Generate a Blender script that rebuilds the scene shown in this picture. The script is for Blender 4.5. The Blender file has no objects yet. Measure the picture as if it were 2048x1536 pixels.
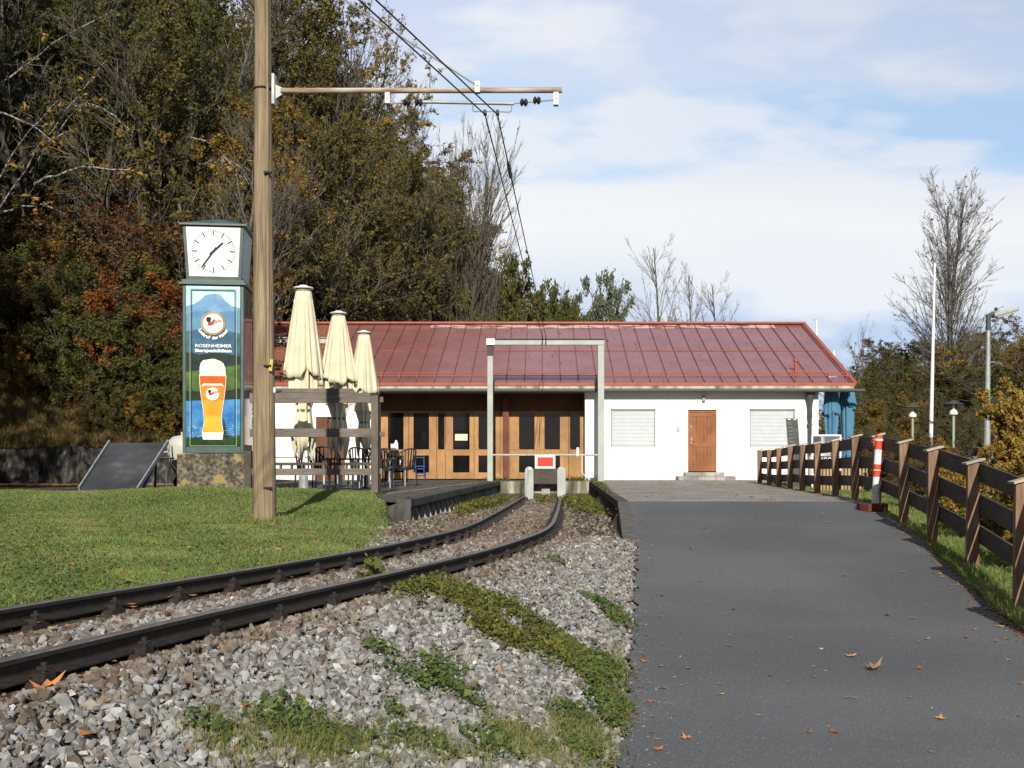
import bpy, bmesh, math, random
import numpy as np
from mathutils import Vector, Matrix

random.seed(7)
S = bpy.context.scene
COL = S.collection
F, CX, HY, EYE = 2150.0, 1085.0, 920.0, 0.64     # focal length in photo pixels, axis, horizon, eye height above the platform

# ------------------------------------------------------------------ camera
cam = bpy.data.cameras.new('camera'); camo = bpy.data.objects.new('camera', cam); COL.objects.link(camo)
camo.location = (0, 0, EYE); camo.rotation_euler = (math.radians(90), 0, 0)
cam.sensor_width = 36; cam.lens = F / 2048 * 36
cam.shift_x = -(CX - 1024) / 2048; cam.shift_y = (HY - 768) / 2048
cam.clip_start = 0.05; cam.clip_end = 3000
S.camera = camo
# ------------------------------------------------------------------ exposure
S.view_settings.view_transform = 'Standard'; S.view_settings.look = 'None'
S.view_settings.gamma = 1.0; S.view_settings.use_curve_mapping = False
S.view_settings.exposure = 0.25
S.cycles.max_bounces = 6; S.cycles.diffuse_bounces = 3; S.cycles.glossy_bounces = 3
S.cycles.transmission_bounces = 4; S.cycles.transparent_max_bounces = 6
# ------------------------------------------------------------------ sun
SUN_EL = 27.0
ldir = Vector((-0.015, 1.0, -math.tan(math.radians(SUN_EL))))
sun = bpy.data.lights.new('sun', 'SUN'); sun.energy = 4.6; sun.angle = math.radians(0.5); sun.color = (1.0, 0.93, 0.82)
suno = bpy.data.objects.new('sun', sun); COL.objects.link(suno)
suno.rotation_euler = ldir.to_track_quat('-Z', 'Y').to_euler(); suno.location = (0, -20, 20)
# ------------------------------------------------------------------ sky
w = bpy.data.worlds.new('World'); S.world = w; w.use_nodes = True
wn, wl = w.node_tree.nodes, w.node_tree.links
wn.clear()
def N(nodes, typ, **kw):
    n = nodes.new(typ)
    for k, v in kw.items(): setattr(n, k, v)
    return n
def mathn(nodes, links, op, a, b=None, clamp=False):
    n = nodes.new('ShaderNodeMath'); n.operation = op; n.use_clamp = clamp
    for i, v in enumerate((a, b)):
        if v is None: continue
        if isinstance(v, (int, float)): n.inputs[i].default_value = v
        else: links.new(v, n.inputs[i])
    return n.outputs[0]
def s2l(c):
    return tuple(((x / 12.92) if x <= .04045 else ((x + .055) / 1.055) ** 2.4) for x in [v / 255 for v in c])
def ramp(nodes, stops, interp='LINEAR'):
    r = nodes.new('ShaderNodeValToRGB'); cr = r.color_ramp; cr.interpolation = interp
    while len(cr.elements) > 1: cr.elements.remove(cr.elements[-1])
    cr.elements[0].position = stops[0][0]; cr.elements[0].color = (*stops[0][1], 1)
    for p, c in stops[1:]:
        e = cr.elements.new(p); e.color = (*c, 1)
    return r
def build_sky():
    M = lambda op, a, b=None, clamp=False: mathn(wn, wl, op, a, b, clamp)
    sky = N(wn, 'ShaderNodeTexSky'); sky.sky_type = 'NISHITA'; sky.sun_disc = False
    sky.sun_elevation = math.radians(SUN_EL); sky.sun_rotation = math.radians(180 - .9)
    tc = N(wn, 'ShaderNodeTexCoord'); sp = N(wn, 'ShaderNodeSeparateXYZ'); wl.new(tc.outputs['Generated'], sp.inputs[0])
    hx, hy, hz = sp.outputs
    hor = M('SQRT', M('ADD', M('MULTIPLY', hx, hx), M('MULTIPLY', hy, hy)))
    az = M('ARCTAN2', hx, hy)                                            # 0 towards +Y
    t = M('DIVIDE', hz, M('MAXIMUM', hor, 0.02))                       # tangent of the elevation
    t = M('MULTIPLY', t, M('ADD', 1.0, M('MINIMUM', M('MULTIPLY', M('MULTIPLY', az, az), .5), .15)))
    cmb = N(wn, 'ShaderNodeCombineXYZ'); wl.new(M('MULTIPLY', az, 2.2), cmb.inputs[0]); wl.new(M('MULTIPLY', t, 9.0), cmb.inputs[1])
    nz = N(wn, 'ShaderNodeTexNoise'); nz.inputs['Scale'].default_value = 1.6; nz.inputs['Detail'].default_value = 7; nz.inputs['Roughness'].default_value = .55
    nz.inputs['Distortion'].default_value = .4
    wl.new(cmb.outputs[0], nz.inputs['Vector'])
    cmb2 = N(wn, 'ShaderNodeCombineXYZ'); wl.new(M('MULTIPLY', az, 6.0), cmb2.inputs[0]); wl.new(M('MULTIPLY', t, 16.0), cmb2.inputs[1]); cmb2.inputs[2].default_value = 3.3
    nz2 = N(wn, 'ShaderNodeTexNoise'); nz2.inputs['Scale'].default_value = 1.0; nz2.inputs['Detail'].default_value = 6
    wl.new(cmb2.outputs[0], nz2.inputs['Vector'])
    dt = M('MULTIPLY', M('SUBTRACT', nz.outputs[0], .5), .075)
    tt = M('ADD', t, dt)
    c = lambda r, g, b: s2l((r, g, b))
    R = ramp(wn, [(0.0, c(205, 220, 240)), (.16, c(192, 212, 242)), (.25, c(196, 214, 243)), (.32, c(222, 232, 244)), (.38, c(240, 243, 248)), (.44, c(250, 250, 250)),
                  (.505, c(246, 247, 250)), (.545, c(200, 226, 252)), (.575, c(180, 215, 252)), (.64, c(186, 217, 251)), (.70, c(214, 228, 248)),
                  (.80, c(216, 226, 248)), (1.0, c(200, 214, 243))])
    wl.new(M('MULTIPLY', tt, 2.0), R.inputs[0])
    # white streaks and puffs
    st = ramp(wn, [(.46, (0, 0, 0)), (.60, (1, 1, 1))]); wl.new(nz2.outputs[0], st.inputs[0])
    mx = N(wn, 'ShaderNodeMix', data_type='RGBA'); wl.new(M('MULTIPLY', st.outputs[0], .85), mx.inputs[0]); wl.new(R.outputs[0], mx.inputs[6])
    mx.inputs[7].default_value = (*c(244, 246, 250), 1)
    # greyer, dimmer cloud up and to the right
    g = M('MULTIPLY', M('ADD', az, .02), 1.4, True)
    g = M('MULTIPLY', g, M('MULTIPLY', M('SUBTRACT', t, .20), 4.0, True), True)
    mx2 = N(wn, 'ShaderNodeMix', data_type='RGBA'); wl.new(g, mx2.inputs[0]); wl.new(mx.outputs[2], mx2.inputs[6])
    mx2.inputs[7].default_value = (*c(166, 188, 220), 1)
    # the cloud layer is thinner and darker overhead and behind the camera
    hi = M('MULTIPLY', M('SUBTRACT', t, .50), 1.6, True)
    back = M('MULTIPLY', M('SUBTRACT', .3, hy), 1.2, True)
    dm = M('SUBTRACT', 1.0, M('MULTIPLY', M('MAXIMUM', hi, back), .52))
    mx3 = N(wn, 'ShaderNodeMix', data_type='RGBA'); mx3.blend_type = 'MULTIPLY'; mx3.inputs[0].default_value = 1
    wl.new(mx2.outputs[2], mx3.inputs[6]); wl.new(dm, mx3.inputs[7])
    b1 = N(wn, 'ShaderNodeBackground'); wl.new(sky.outputs[0], b1.inputs[0]); b1.inputs[1].default_value = .09
    b2 = N(wn, 'ShaderNodeBackground'); wl.new(mx3.outputs[2], b2.inputs[0]); b2.inputs[1].default_value = .86
    ms = N(wn, 'ShaderNodeMixShader'); ms.inputs[0].default_value = .9
    wl.new(b1.outputs[0], ms.inputs[1]); wl.new(b2.outputs[0], ms.inputs[2])
    o = N(wn, 'ShaderNodeOutputWorld'); wl.new(ms.outputs[0], o.inputs[0])
build_sky()

# ------------------------------------------------------------------ materials
MATS = {}
def mk(name, stops, scale=5, detail=5, stretch=(1, 1, 1), rough=.8, bump=0, bscale=None, bstretch=None, spec=.3, metal=0, patch=None, attr=None, transl=0, coords='Object', speck=None, distort=0):
    """noise driven Principled material. stops: colour ramp; patch: (scale, dark factor) large dirt; attr: per-face value drives the ramp; speck: (scale, threshold, colour)"""
    m = bpy.data.materials.new(name); m.use_nodes = True; nt = m.node_tree; n, l = nt.nodes, nt.links
    n.clear(); out = n.new('ShaderNodeOutputMaterial'); b = n.new('ShaderNodeBsdfPrincipled')
    b.inputs['Roughness'].default_value = rough; b.inputs['Specular IOR Level'].default_value = spec; b.inputs['Metallic'].default_value = metal
    tc = n.new('ShaderNodeTexCoord'); mp = n.new('ShaderNodeMapping'); mp.inputs['Scale'].default_value = stretch
    l.new(tc.outputs[coords], mp.inputs[0])
    if attr:
        a = n.new('ShaderNodeAttribute'); a.attribute_name = attr; src = a.outputs['Fac']
    else:
        nz = n.new('ShaderNodeTexNoise'); nz.inputs['Scale'].default_value = scale; nz.inputs['Detail'].default_value = detail
        nz.inputs['Distortion'].default_value = distort
        l.new(mp.outputs[0], nz.inputs['Vector']); src = nz.outputs[0]
    if len(stops) > 1 or attr:
        r = ramp(n, stops if len(stops) > 1 else stops * 2); l.new(src, r.inputs[0]); colr = r.outputs[0]
    else:
        rgb = n.new('ShaderNodeRGB'); rgb.outputs[0].default_value = (*stops[0][1], 1); colr = rgb.outputs[0]
    if patch:
        p = n.new('ShaderNodeTexNoise'); p.inputs['Scale'].default_value = patch[0]; p.inputs['Detail'].default_value = 4
        l.new(mp.outputs[0] if len(patch) > 2 else tc.outputs[coords], p.inputs['Vector'])
        pr = ramp(n, [(.38, (patch[1],) * 3), (.62, (1, 1, 1))]); l.new(p.outputs[0], pr.inputs[0])
        mx = n.new('ShaderNodeMix'); mx.data_type = 'RGBA'; mx.blend_type = 'MULTIPLY'; mx.inputs[0].default_value = 1
        l.new(colr, mx.inputs[6]); l.new(pr.outputs[0], mx.inputs[7]); colr = mx.outputs[2]
    if speck:
        v = n.new('ShaderNodeTexNoise'); v.inputs['Scale'].default_value = speck[0]; v.inputs['Detail'].default_value = 2
        l.new(tc.outputs[coords], v.inputs['Vector'])
        vr = ramp(n, [(speck[1], (0, 0, 0)), (speck[1] + .06, (1, 1, 1))]); l.new(v.outputs[0], vr.inputs[0])
        mx = n.new('ShaderNodeMix'); mx.data_type = 'RGBA'; l.new(vr.outputs[0], mx.inputs[0])
        l.new(colr, mx.inputs[6]); mx.inputs[7].default_value = (*speck[2], 1); colr = mx.outputs[2]
    l.new(colr, b.inputs['Base Color'])
    if bump:
        bn = n.new('ShaderNodeTexNoise'); bn.inputs['Scale'].default_value = bscale or scale; bn.inputs['Detail'].default_value = 6
        if bstretch:
            m2 = n.new('ShaderNodeMapping'); m2.inputs['Scale'].default_value = bstretch; l.new(tc.outputs[coords], m2.inputs[0]); l.new(m2.outputs[0], bn.inputs['Vector'])
        else: l.new(mp.outputs[0], bn.inputs['Vector'])
        bp = n.new('ShaderNodeBump'); bp.inputs['Strength'].default_value = 1; bp.inputs['Distance'].default_value = bump
        l.new(bn.outputs[0], bp.inputs['Height']); l.new(bp.outputs[0], b.inputs['Normal'])
    if transl:
        t = n.new('ShaderNodeBsdfTranslucent'); l.new(colr, t.inputs[0]); ms = n.new('ShaderNodeMixShader'); ms.inputs[0].default_value = transl
        l.new(b.outputs[0], ms.inputs[1]); l.new(t.outputs[0], ms.inputs[2]); l.new(ms.outputs[0], out.inputs[0])
    else: l.new(b.outputs[0], out.inputs[0])
    MATS[name] = m
    return m
def flat(name, c, rough=.6, **k): return mk(name, [(0, tuple(x * .9 for x in c)), (1, tuple(min(1, x * 1.1) for x in c))], scale=6, rough=rough, **k)
def wood(name, a, b, rough=.75, stretch=(14, 14, 1.2), **k):
    return mk(name, [(.3, a), (.7, b)], scale=3, detail=8, stretch=stretch, rough=rough, bump=.003, patch=(1.5, .7), distort=.6, **k)

asphalt = mk('asphalt', [(.35, (.072, .075, .079)), (.65, (.172, .177, .183))], scale=170, detail=3, rough=.78, bump=.004, bscale=170, patch=(.5, .76), speck=(95, .66, (.30, .30, .30)), spec=.35)
grassy = mk('grass_soil', [(.35, (.035, .055, .018)), (.55, (.06, .085, .028)), (.7, (.09, .075, .035))], scale=3.5, detail=8, rough=1, bump=.02, bscale=40, spec=.1)
dirt = mk('ballast_dirt', [(.35, (.045, .034, .026)), (.6, (.10, .082, .066)), (.72, (.20, .18, .16))], scale=22, detail=8, rough=1, bump=.03, bscale=22, spec=.1)
forest_floor = mk('forest_floor', [(.35, (.018, .013, .008)), (.55, (.045, .030, .014)), (.7, (.10, .055, .022))], scale=2.2, detail=10, rough=1, bump=.05, bscale=8, spec=.05)
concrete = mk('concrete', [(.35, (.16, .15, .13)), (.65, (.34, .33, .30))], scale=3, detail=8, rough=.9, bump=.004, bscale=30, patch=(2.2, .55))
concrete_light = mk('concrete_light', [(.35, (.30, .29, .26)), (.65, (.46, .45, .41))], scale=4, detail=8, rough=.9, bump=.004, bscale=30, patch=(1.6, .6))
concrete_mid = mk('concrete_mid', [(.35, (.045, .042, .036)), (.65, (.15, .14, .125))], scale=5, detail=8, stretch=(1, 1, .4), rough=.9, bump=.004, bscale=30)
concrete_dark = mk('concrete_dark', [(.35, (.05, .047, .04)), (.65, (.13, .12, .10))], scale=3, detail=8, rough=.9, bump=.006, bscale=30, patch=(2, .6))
mossy = mk('mossy_concrete', [(.30, (.05, .04, .03)), (.48, (.16, .135, .10)), (.62, (.27, .24, .18))], scale=16, detail=9, rough=.95, bump=.012, bscale=45, patch=(4.5, .45), speck=(4.5, .60, (.30, .24, .08)))
plaster = mk('white_plaster', [(.3, (.80, .80, .79)), (.7, (.86, .86, .85))], scale=1.5, detail=6, rough=.9, bump=.002, bscale=90)
plinth_m = mk('grey_plinth', [(.3, (.60, .61, .62)), (.7, (.70, .71, .71))], scale=4, rough=.9)
roof_red = mk('red_sheet_metal', [(.3, (.25, .10, .095)), (.7, (.33, .135, .125))], scale=1.3, detail=6, rough=.27, spec=1.0, metal=.2, bump=.004, bscale=2.5, speck=(5.5, .70, (.10, .05, .035)))
roof_trim = mk('red_roof_trim', [(.3, (.27, .075, .048)), (.7, (.36, .105, .065))], scale=4, rough=.5, spec=.3)
roof_seam = flat('roof_seam', (.12, .035, .028), .5)
tile = mk('roof_tile', [(.3, (.13, .05, .032)), (.6, (.26, .09, .055)), (.75, (.40, .24, .12))], scale=9, detail=6, rough=.8, bump=.02, bscale=14)
fascia_m = mk('stained_fascia', [(.34, (.16, .145, .10)), (.5, (.42, .39, .30)), (.75, (.58, .55, .46))], scale=3.5, detail=7, stretch=(1, 1, .3), rough=.9)
gutter_m = flat('dark_gutter', (.07, .072, .075), .5)
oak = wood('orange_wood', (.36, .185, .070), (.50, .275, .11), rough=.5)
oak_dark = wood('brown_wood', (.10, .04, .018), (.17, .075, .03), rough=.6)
door_wood = wood('door_wood', (.24, .085, .028), (.36, .145, .05), rough=.5)
grey_wood = wood('grey_weathered_wood', (.12, .10, .085), (.24, .205, .175), stretch=(1.2, 14, 14), speck=(6, .72, (.05, .04, .03)))
grey_wood_v = wood('grey_weathered_post', (.10, .085, .07), (.20, .17, .145))
pole_wood = mk('pole_wood', [(.25, (.14, .10, .06)), (.45, (.25, .19, .12)), (.6, (.32, .25, .16)), (.75, (.42, .34, .22))], scale=3.2, detail=9, stretch=(9, 9, .35), rough=.8, bump=.006, bscale=5, distort=.5, patch=(5, .72, 1))
fence_dark = wood('dark_stained_board', (.052, .043, .035), (.115, .096, .078), stretch=(14, 1.2, 14))
fence_tan = wood('tan_post', (.17, .10, .06), (.34, .215, .135))
cap_wood = wood('bleached_cap', (.42, .36, .28), (.62, .55, .45), stretch=(1, 8, 8))
glass_dark = flat('dark_glass', (.006, .006, .007), .06, spec=.6)
galv = mk('galvanised_steel', [(.3, (.30, .32, .31)), (.7, (.42, .44, .43))], scale=6, detail=6, rough=.5, metal=.25, spec=.5, patch=(3, .85))
grey_paint = mk('grey_green_paint', [(.3, (.34, .37, .34)), (.7, (.43, .46, .43))], scale=3, detail=6, rough=.55)
rusty = mk('rusty_tube', [(.35, (.22, .13, .08)), (.5, (.34, .27, .20)), (.7, (.50, .47, .42))], scale=3, detail=8, stretch=(.8, 6, 6), rough=.7)
rail_side = mk('rail_rust', [(.3, (.015, .012, .010)), (.7, (.040, .029, .023))], scale=30, detail=6, rough=.7, spec=.35)
rail_top = mk('rail_running_surface', [(.3, (.13, .115, .10)), (.7, (.24, .22, .20))], scale=6, stretch=(8, 1, 1), rough=.45, metal=.4, spec=.5)
sleeper_m = mk('sleeper', [(.3, (.022, .017, .013)), (.7, (.06, .045, .034))], scale=8, detail=7, rough=.9, bump=.004)
black = flat('black_plastic', (.012, .012, .013), .5)
white_p = flat('white_paint', (.75, .75, .74), .5)
cream = mk('cream_canvas', [(.3, (.79, .72, .52)), (.7, (.87, .81, .61))], scale=3, rough=.95, transl=.18, spec=.1, patch=(3, .9))
cream_d = flat('cream_strap', (.16, .14, .09), .9)
teal = mk('teal_canvas', [(.3, (.08, .21, .34)), (.7, (.12, .29, .44))], scale=3, rough=.95, transl=.15, spec=.1)
green_frame = mk('green_steel', [(.3, (.035, .075, .068)), (.7, (.058, .11, .10))], scale=5, rough=.45, spec=.5, patch=(4, .8))
red_pl = flat('red_reflective', (.62, .07, .03), .45)
red_sign = flat('red_sign', (.78, .04, .02), .5)
redbrown = mk('redbrown_recycled_plastic', [(.3, (.09, .022, .016)), (.7, (.16, .042, .03))], scale=14, detail=6, rough=.85, bump=.003)
insul = flat('brown_porcelain', (.035, .022, .018), .25, spec=.6)
wire_m = flat('wire', (.045, .045, .045), .6)
shutter_m = flat('roller_shutter', (.70, .74, .77), .55)
ramp_m = mk('ramp_plywood', [(.3, (.035, .038, .044)), (.6, (.058, .062, .070)), (.75, (.10, .105, .11))], scale=2, detail=8, rough=.7, patch=(1.2, .75))
blue_steel = flat('blue_steel', (.05, .12, .38), .5)
wicker = mk('black_wicker', [(.3, (.012, .011, .011)), (.7, (.035, .033, .032))], scale=30, rough=.55)
bark_d = mk('bark_brown', [(.3, (.035, .028, .020)), (.7, (.10, .085, .065))], scale=6, detail=6, stretch=(4, 4, 1), rough=.95, bump=.01)
bark_g = mk('bark_pale', [(.35, (.10, .095, .085)), (.5, (.24, .235, .215)), (.65, (.46, .46, .43))], scale=5, detail=7, rough=.95)
bark_l = mk('bark_lichen', [(.42, (.05, .045, .04)), (.5, (.14, .13, .12)), (.6, (.36, .36, .33))], scale=9, detail=5, rough=.95)
bark_m = mk('bark_grey_brown', [(.35, (.06, .055, .047)), (.65, (.17, .16, .14))], scale=5, detail=7, rough=.95)
twig_b = mk('twig_brown', [(.3, (.085, .070, .055)), (.7, (.18, .155, .125))], scale=3, rough=.95)
twig_g = mk('twig_grey', [(.3, (.085, .078, .068)), (.7, (.17, .158, .14))], scale=3, rough=.95)
def leafm(name, cols, tr=.3, **kw):
    k = len(cols) - 1
    return mk(name, [(i / k, c) for i, c in enumerate(cols)], attr='rnd', rough=.75, transl=tr, spec=.15, **kw)
L_olive = leafm('leaf_olive', [(.085, .080, .026), (.145, .125, .036), (.21, .165, .042), (.115, .095, .038), (.08, .09, .03)])
L_ochre = leafm('leaf_ochre', [(.20, .13, .02), (.32, .20, .03), (.42, .27, .045), (.16, .13, .03), (.26, .13, .025)])
L_rust = leafm('leaf_rust', [(.15, .045, .015), (.24, .075, .018), (.33, .13, .028), (.11, .05, .02), (.19, .058, .018)])
L_green = leafm('leaf_green', [(.05, .06, .016), (.08, .095, .022), (.13, .13, .035), (.07, .07, .025), (.18, .15, .04)])
L_brown = leafm('leaf_brown', [(.10, .055, .025), (.15, .085, .035), (.20, .13, .05), (.07, .05, .025), (.12, .10, .03)])
L_bush = leafm('leaf_golden_bush', [(.28, .20, .04), (.40, .26, .05), (.34, .17, .04), (.16, .18, .04), (.42, .32, .09)])
L_cover = leafm('leaf_groundcover', [(.07, .10, .025), (.14, .16, .035), (.24, .21, .05), (.09, .12, .03), (.17, .12, .045)])
L_cover_g = leafm('leaf_weed_green', [(.06, .10, .03), (.10, .15, .04), (.16, .21, .055), (.07, .11, .05), (.15, .16, .05)])
L_grass = leafm('grass_blade', [(.12, .19, .05), (.20, .275, .075), (.29, .36, .115), (.20, .24, .075), (.46, .42, .21)], .35)
L_dry = leafm('dry_grass', [(.14, .10, .04), (.22, .16, .07), (.10, .10, .03), (.18, .10, .04), (.26, .20, .09)], .2)
L_fallen = leafm('fallen_leaf', [(.30, .10, .03), (.42, .17, .05), (.20, .09, .04), (.50, .30, .09), (.26, .15, .08)], .1)
stone_m = leafm('ballast_stone', [(.17, .16, .145), (.27, .262, .248), (.38, .375, .365), (.215, .20, .18), (.54, .535, .525)], 0, patch=(22, .60), bump=.002, bscale=80)
stone_brown = leafm('rusty_ballast_stone', [(.11, .075, .055), (.18, .14, .105), (.26, .215, .17), (.14, .105, .08), (.34, .30, .25)], 0, patch=(30, .66), bump=.002, bscale=80)

# ------------------------------------------------------------------ mesh helpers
class MB:
    def __init__(s): s.v = []; s.f = []; s.m = []; s.mi = 0
    def add(s, vs, fs):
        o = len(s.v); s.v += [tuple(v) for v in vs]; s.f += [tuple(i + o for i in f) for f in fs]; s.m += [s.mi] * len(fs); return s
    def box(s, x0, x1, y0, y1, z0, z1):
        return s.add([(x, y, z) for x in (x0, x1) for y in (y0, y1) for z in (z0, z1)],
                     [(0, 1, 3, 2), (4, 6, 7, 5), (0, 4, 5, 1), (2, 3, 7, 6), (0, 2, 6, 4), (1, 5, 7, 3)])
    def cbox(s, c, size, R=None):
        vs = [Vector(((x) * size[0] / 2, y * size[1] / 2, z * size[2] / 2)) for x in (-1, 1) for y in (-1, 1) for z in (-1, 1)]
        if R is not None: vs = [R @ v for v in vs]
        c = Vector(c)
        return s.add([v + c for v in vs], [(0, 1, 3, 2), (4, 6, 7, 5), (0, 4, 5, 1), (2, 3, 7, 6), (0, 2, 6, 4), (1, 5, 7, 3)])
    def beam(s, p0, p1, wd, ht, up=(0, 0, 1)):
        p0, p1 = Vector(p0), Vector(p1); d = (p1 - p0).normalized(); u = Vector(up)
        r = d.cross(u).normalized(); u = r.cross(d).normalized()
        vs = [p + r * a * wd / 2 + u * b * ht / 2 for p in (p0, p1) for a, b in ((-1, -1), (1, -1), (1, 1), (-1, 1))]
        return s.add(vs, [(0, 3, 2, 1), (4, 5, 6, 7), (0, 1, 5, 4), (1, 2, 6, 5), (2, 3, 7, 6), (3, 0, 4, 7)])
    def tube(s, pts, r, n=8, cap=True):
        pts = [Vector(p) for p in pts]; rs = r if isinstance(r, (list, tuple)) else [r] * len(pts)
        t0 = (pts[1] - pts[0]).normalized(); a = Vector((0, 0, 1)) if abs(t0.z) < .9 else Vector((1, 0, 0))
        vs = []
        for i, p in enumerate(pts):
            t = (pts[min(i + 1, len(pts) - 1)] - pts[max(i - 1, 0)]).normalized()
            u = t.cross(a).normalized(); w_ = t.cross(u).normalized()
            vs += [p + (u * math.cos(k * 2 * math.pi / n) + w_ * math.sin(k * 2 * math.pi / n)) * rs[i] for k in range(n)]
        fs = [(i * n + k, i * n + (k + 1) % n, (i + 1) * n + (k + 1) % n, (i + 1) * n + k) for i in range(len(pts) - 1) for k in range(n)]
        if cap: fs += [tuple(range(n - 1, -1, -1)), tuple((len(pts) - 1) * n + k for k in range(n))]
        return s.add(vs, fs)
    def lathe(s, c, prof, n=24, wob=None):
        vs = []; 
        for j, (r, z) in enumerate(prof):
            for k in range(n):
                a = k * 2 * math.pi / n; rr = r * (wob(a, z, j) if wob else 1)
                vs.append((c[0] + math.cos(a) * rr, c[1] + math.sin(a) * rr, c[2] + z))
        m = len(prof)
        fs = [(i * n + k, i * n + (k + 1) % n, (i + 1) * n + (k + 1) % n, (i + 1) * n + k) for i in range(m - 1) for k in range(n)]
        fs += [tuple(range(n - 1, -1, -1)), tuple((m - 1) * n + k for k in range(n))]
        return s.add(vs, fs)
    def prism(s, poly, a, b, axis='y'):
        """poly: 2-D outline (x,z) extruded over y, or (x,y) over z, or (y,z) over x"""
        n = len(poly)
        if axis == 'y': vs = [(p[0], a, p[1]) for p in poly] + [(p[0], b, p[1]) for p in poly]
        elif axis == 'z': vs = [(p[0], p[1], a) for p in poly] + [(p[0], p[1], b) for p in poly]
        else: vs = [(a, p[0], p[1]) for p in poly] + [(b, p[0], p[1]) for p in poly]
        return s.add(vs, [tuple(range(n - 1, -1, -1)), tuple(range(n, 2 * n))] + [(i, (i + 1) % n, (i + 1) % n + n, i + n) for i in range(n)])
    def mat(s, i): s.mi = i; return s
    def build(s, name, mats, parent=None, origin=None, smooth=False, bevel=0, rotz=0):
        me = bpy.data.meshes.new(name); o = bpy.data.objects.new(name, me); COL.objects.link(o)
        root = parent
        while root is not None and root.parent is not None: root = root.parent
        og = Vector(root.location) if root is not None else Vector(origin) if origin is not None else Vector((0, 0, 0))
        if root is not None and root.get('_local'): og = Vector((0, 0, 0))
        if parent is None: o.location = og
        me.from_pydata([tuple(Vector(v) - og) for v in s.v], [], s.f)
        for m in (mats if isinstance(mats, (list, tuple)) else [mats]): me.materials.append(m)
        if isinstance(mats, (list, tuple)): me.polygons.foreach_set('material_index', s.m)
        bm = bmesh.new(); bm.from_mesh(me); bmesh.ops.recalc_face_normals(bm, faces=bm.faces); bm.to_mesh(me); bm.free()
        if smooth:
            me.polygons.foreach_set('use_smooth', [True] * len(me.polygons))
            me.set_sharp_from_angle(angle=math.radians(40))
        if bevel:
            b = o.modifiers.new('bevel', 'BEVEL'); b.width = bevel; b.segments = 2; b.limit_method = 'ANGLE'
        if parent is not None: o.parent = parent
        return o
def tag(o, label=None, cat=None, group=None, kind=None):
    if label: o['label'] = label
    if cat: o['category'] = cat
    if group: o['group'] = group
    if kind: o['kind'] = kind
    return o
def thing(name, label, cat, loc=(0, 0, 0), group=None, local=False, rotz=0):
    o = bpy.data.objects.new(name, None); COL.objects.link(o); o.location = loc; o.rotation_euler = (0, 0, rotz)
    o.empty_display_size = .1
    if local: o['_local'] = 1
    return tag(o, label, cat, group)
def copy_tree(src, loc=None, label=None, group=None, rotz=None, scale=None, parent=None):
    c = src.copy(); COL.objects.link(c); c.parent = parent
    if loc is not None: c.location = loc
    if rotz is not None: c.rotation_euler = (0, 0, rotz)
    if scale is not None: c.scale = scale if isinstance(scale, tuple) else (scale,) * 3
    if label: c['label'] = label
    if group: c['group'] = group
    for ch in list(src.children): copy_tree(ch, parent=c)
    return c
def P(px, py, Y): return Vector(((px - CX) / F * Y, Y, EYE - (py - HY) / F * Y))

def np_mesh(name, verts, faces, mats, attr=None, mi=None, parent=None, smooth=False):
    """faces: (n,k) int array"""
    me = bpy.data.meshes.new(name); verts = np.asarray(verts, np.float32); groups = faces if isinstance(faces, list) else [faces]
    me.vertices.add(len(verts)); me.vertices.foreach_set('co', verts.ravel())
    nl = sum(g.size for g in groups); nf = sum(len(g) for g in groups)
    me.loops.add(nl); me.loops.foreach_set('vertex_index', np.concatenate([g.ravel() for g in groups]).astype(np.int32))
    me.polygons.add(nf); tot = np.concatenate([np.full(len(g), g.shape[1]) for g in groups]).astype(np.int32)
    st = np.concatenate([[0], np.cumsum(tot)[:-1]]).astype(np.int32)
    me.polygons.foreach_set('loop_start', st)
    me.polygons.foreach_set('loop_total', tot)
    if mi is not None: me.polygons.foreach_set('material_index', np.asarray(mi, np.int32))
    me.polygons.foreach_set('use_smooth', np.full(nf, bool(smooth)))
    for m in (mats if isinstance(mats, (list, tuple)) else [mats]): me.materials.append(m)
    if attr is not None:
        a = me.attributes.new('rnd', 'FLOAT', 'FACE'); a.data.foreach_set('value', np.asarray(attr, np.float32))
    me.update(calc_edges=True)
    o = bpy.data.objects.new(name, me); COL.objects.link(o)
    if parent is not None: o.parent = parent
    return o

# ------------------------------------------------------------------ terrain functions
RR = np.array([(-6.5, -13), (-3.05, 0), (-1.97, 3.91), (-1.71, 5.09), (-1.33, 6.41), (-1.07, 7.27), (-.49, 9.54), (-.15, 11.58), (.02, 12.69), (.14, 14.59), (.28, 19.7), (.42, 26.), (.55, 33.0), (.6, 36)])
_ys = np.arange(-13, 36.01, .1); _xs = np.interp(_ys, RR[:, 1], RR[:, 0])
_k = np.exp(-.5 * (np.arange(-20, 21) * .1 / .7) ** 2); _k /= _k.sum()
_xs = np.convolve(np.pad(_xs, 20, 'edge'), _k, 'valid')
_dx = np.gradient(_xs, _ys); _nrm = np.sqrt(1 + _dx ** 2)
_xc = _xs - .53 * _nrm
def xc(Y): return np.interp(Y, _ys, _xc)
def zrail(Y): return -.04 - .012 * np.asarray(Y, float)
RY = [-30, 0, 3, 5.2, 9.2, 10.6, 12.4, 14.1, 16.5, 20, 30, 34, 60]
RZ = [-1.3, -1.0, -.95, -.87, -.63, -.46, -.31, -.17, 0, 0, 0, 0, 0]
def zroad(Y): return np.interp(Y, RY, RZ)
def unroad(px, py):
    Y = np.arange(2, 40, .01); e = EYE - (py - HY) / F * Y - zroad(Y); i = np.argmax(e < 0); return (px - CX) / F * Y[i], Y[i]
LE = [(1272, 1088), (1272, 1160), (1267, 1250), (1258, 1350), (1246, 1450), (1238, 1536)]
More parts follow.
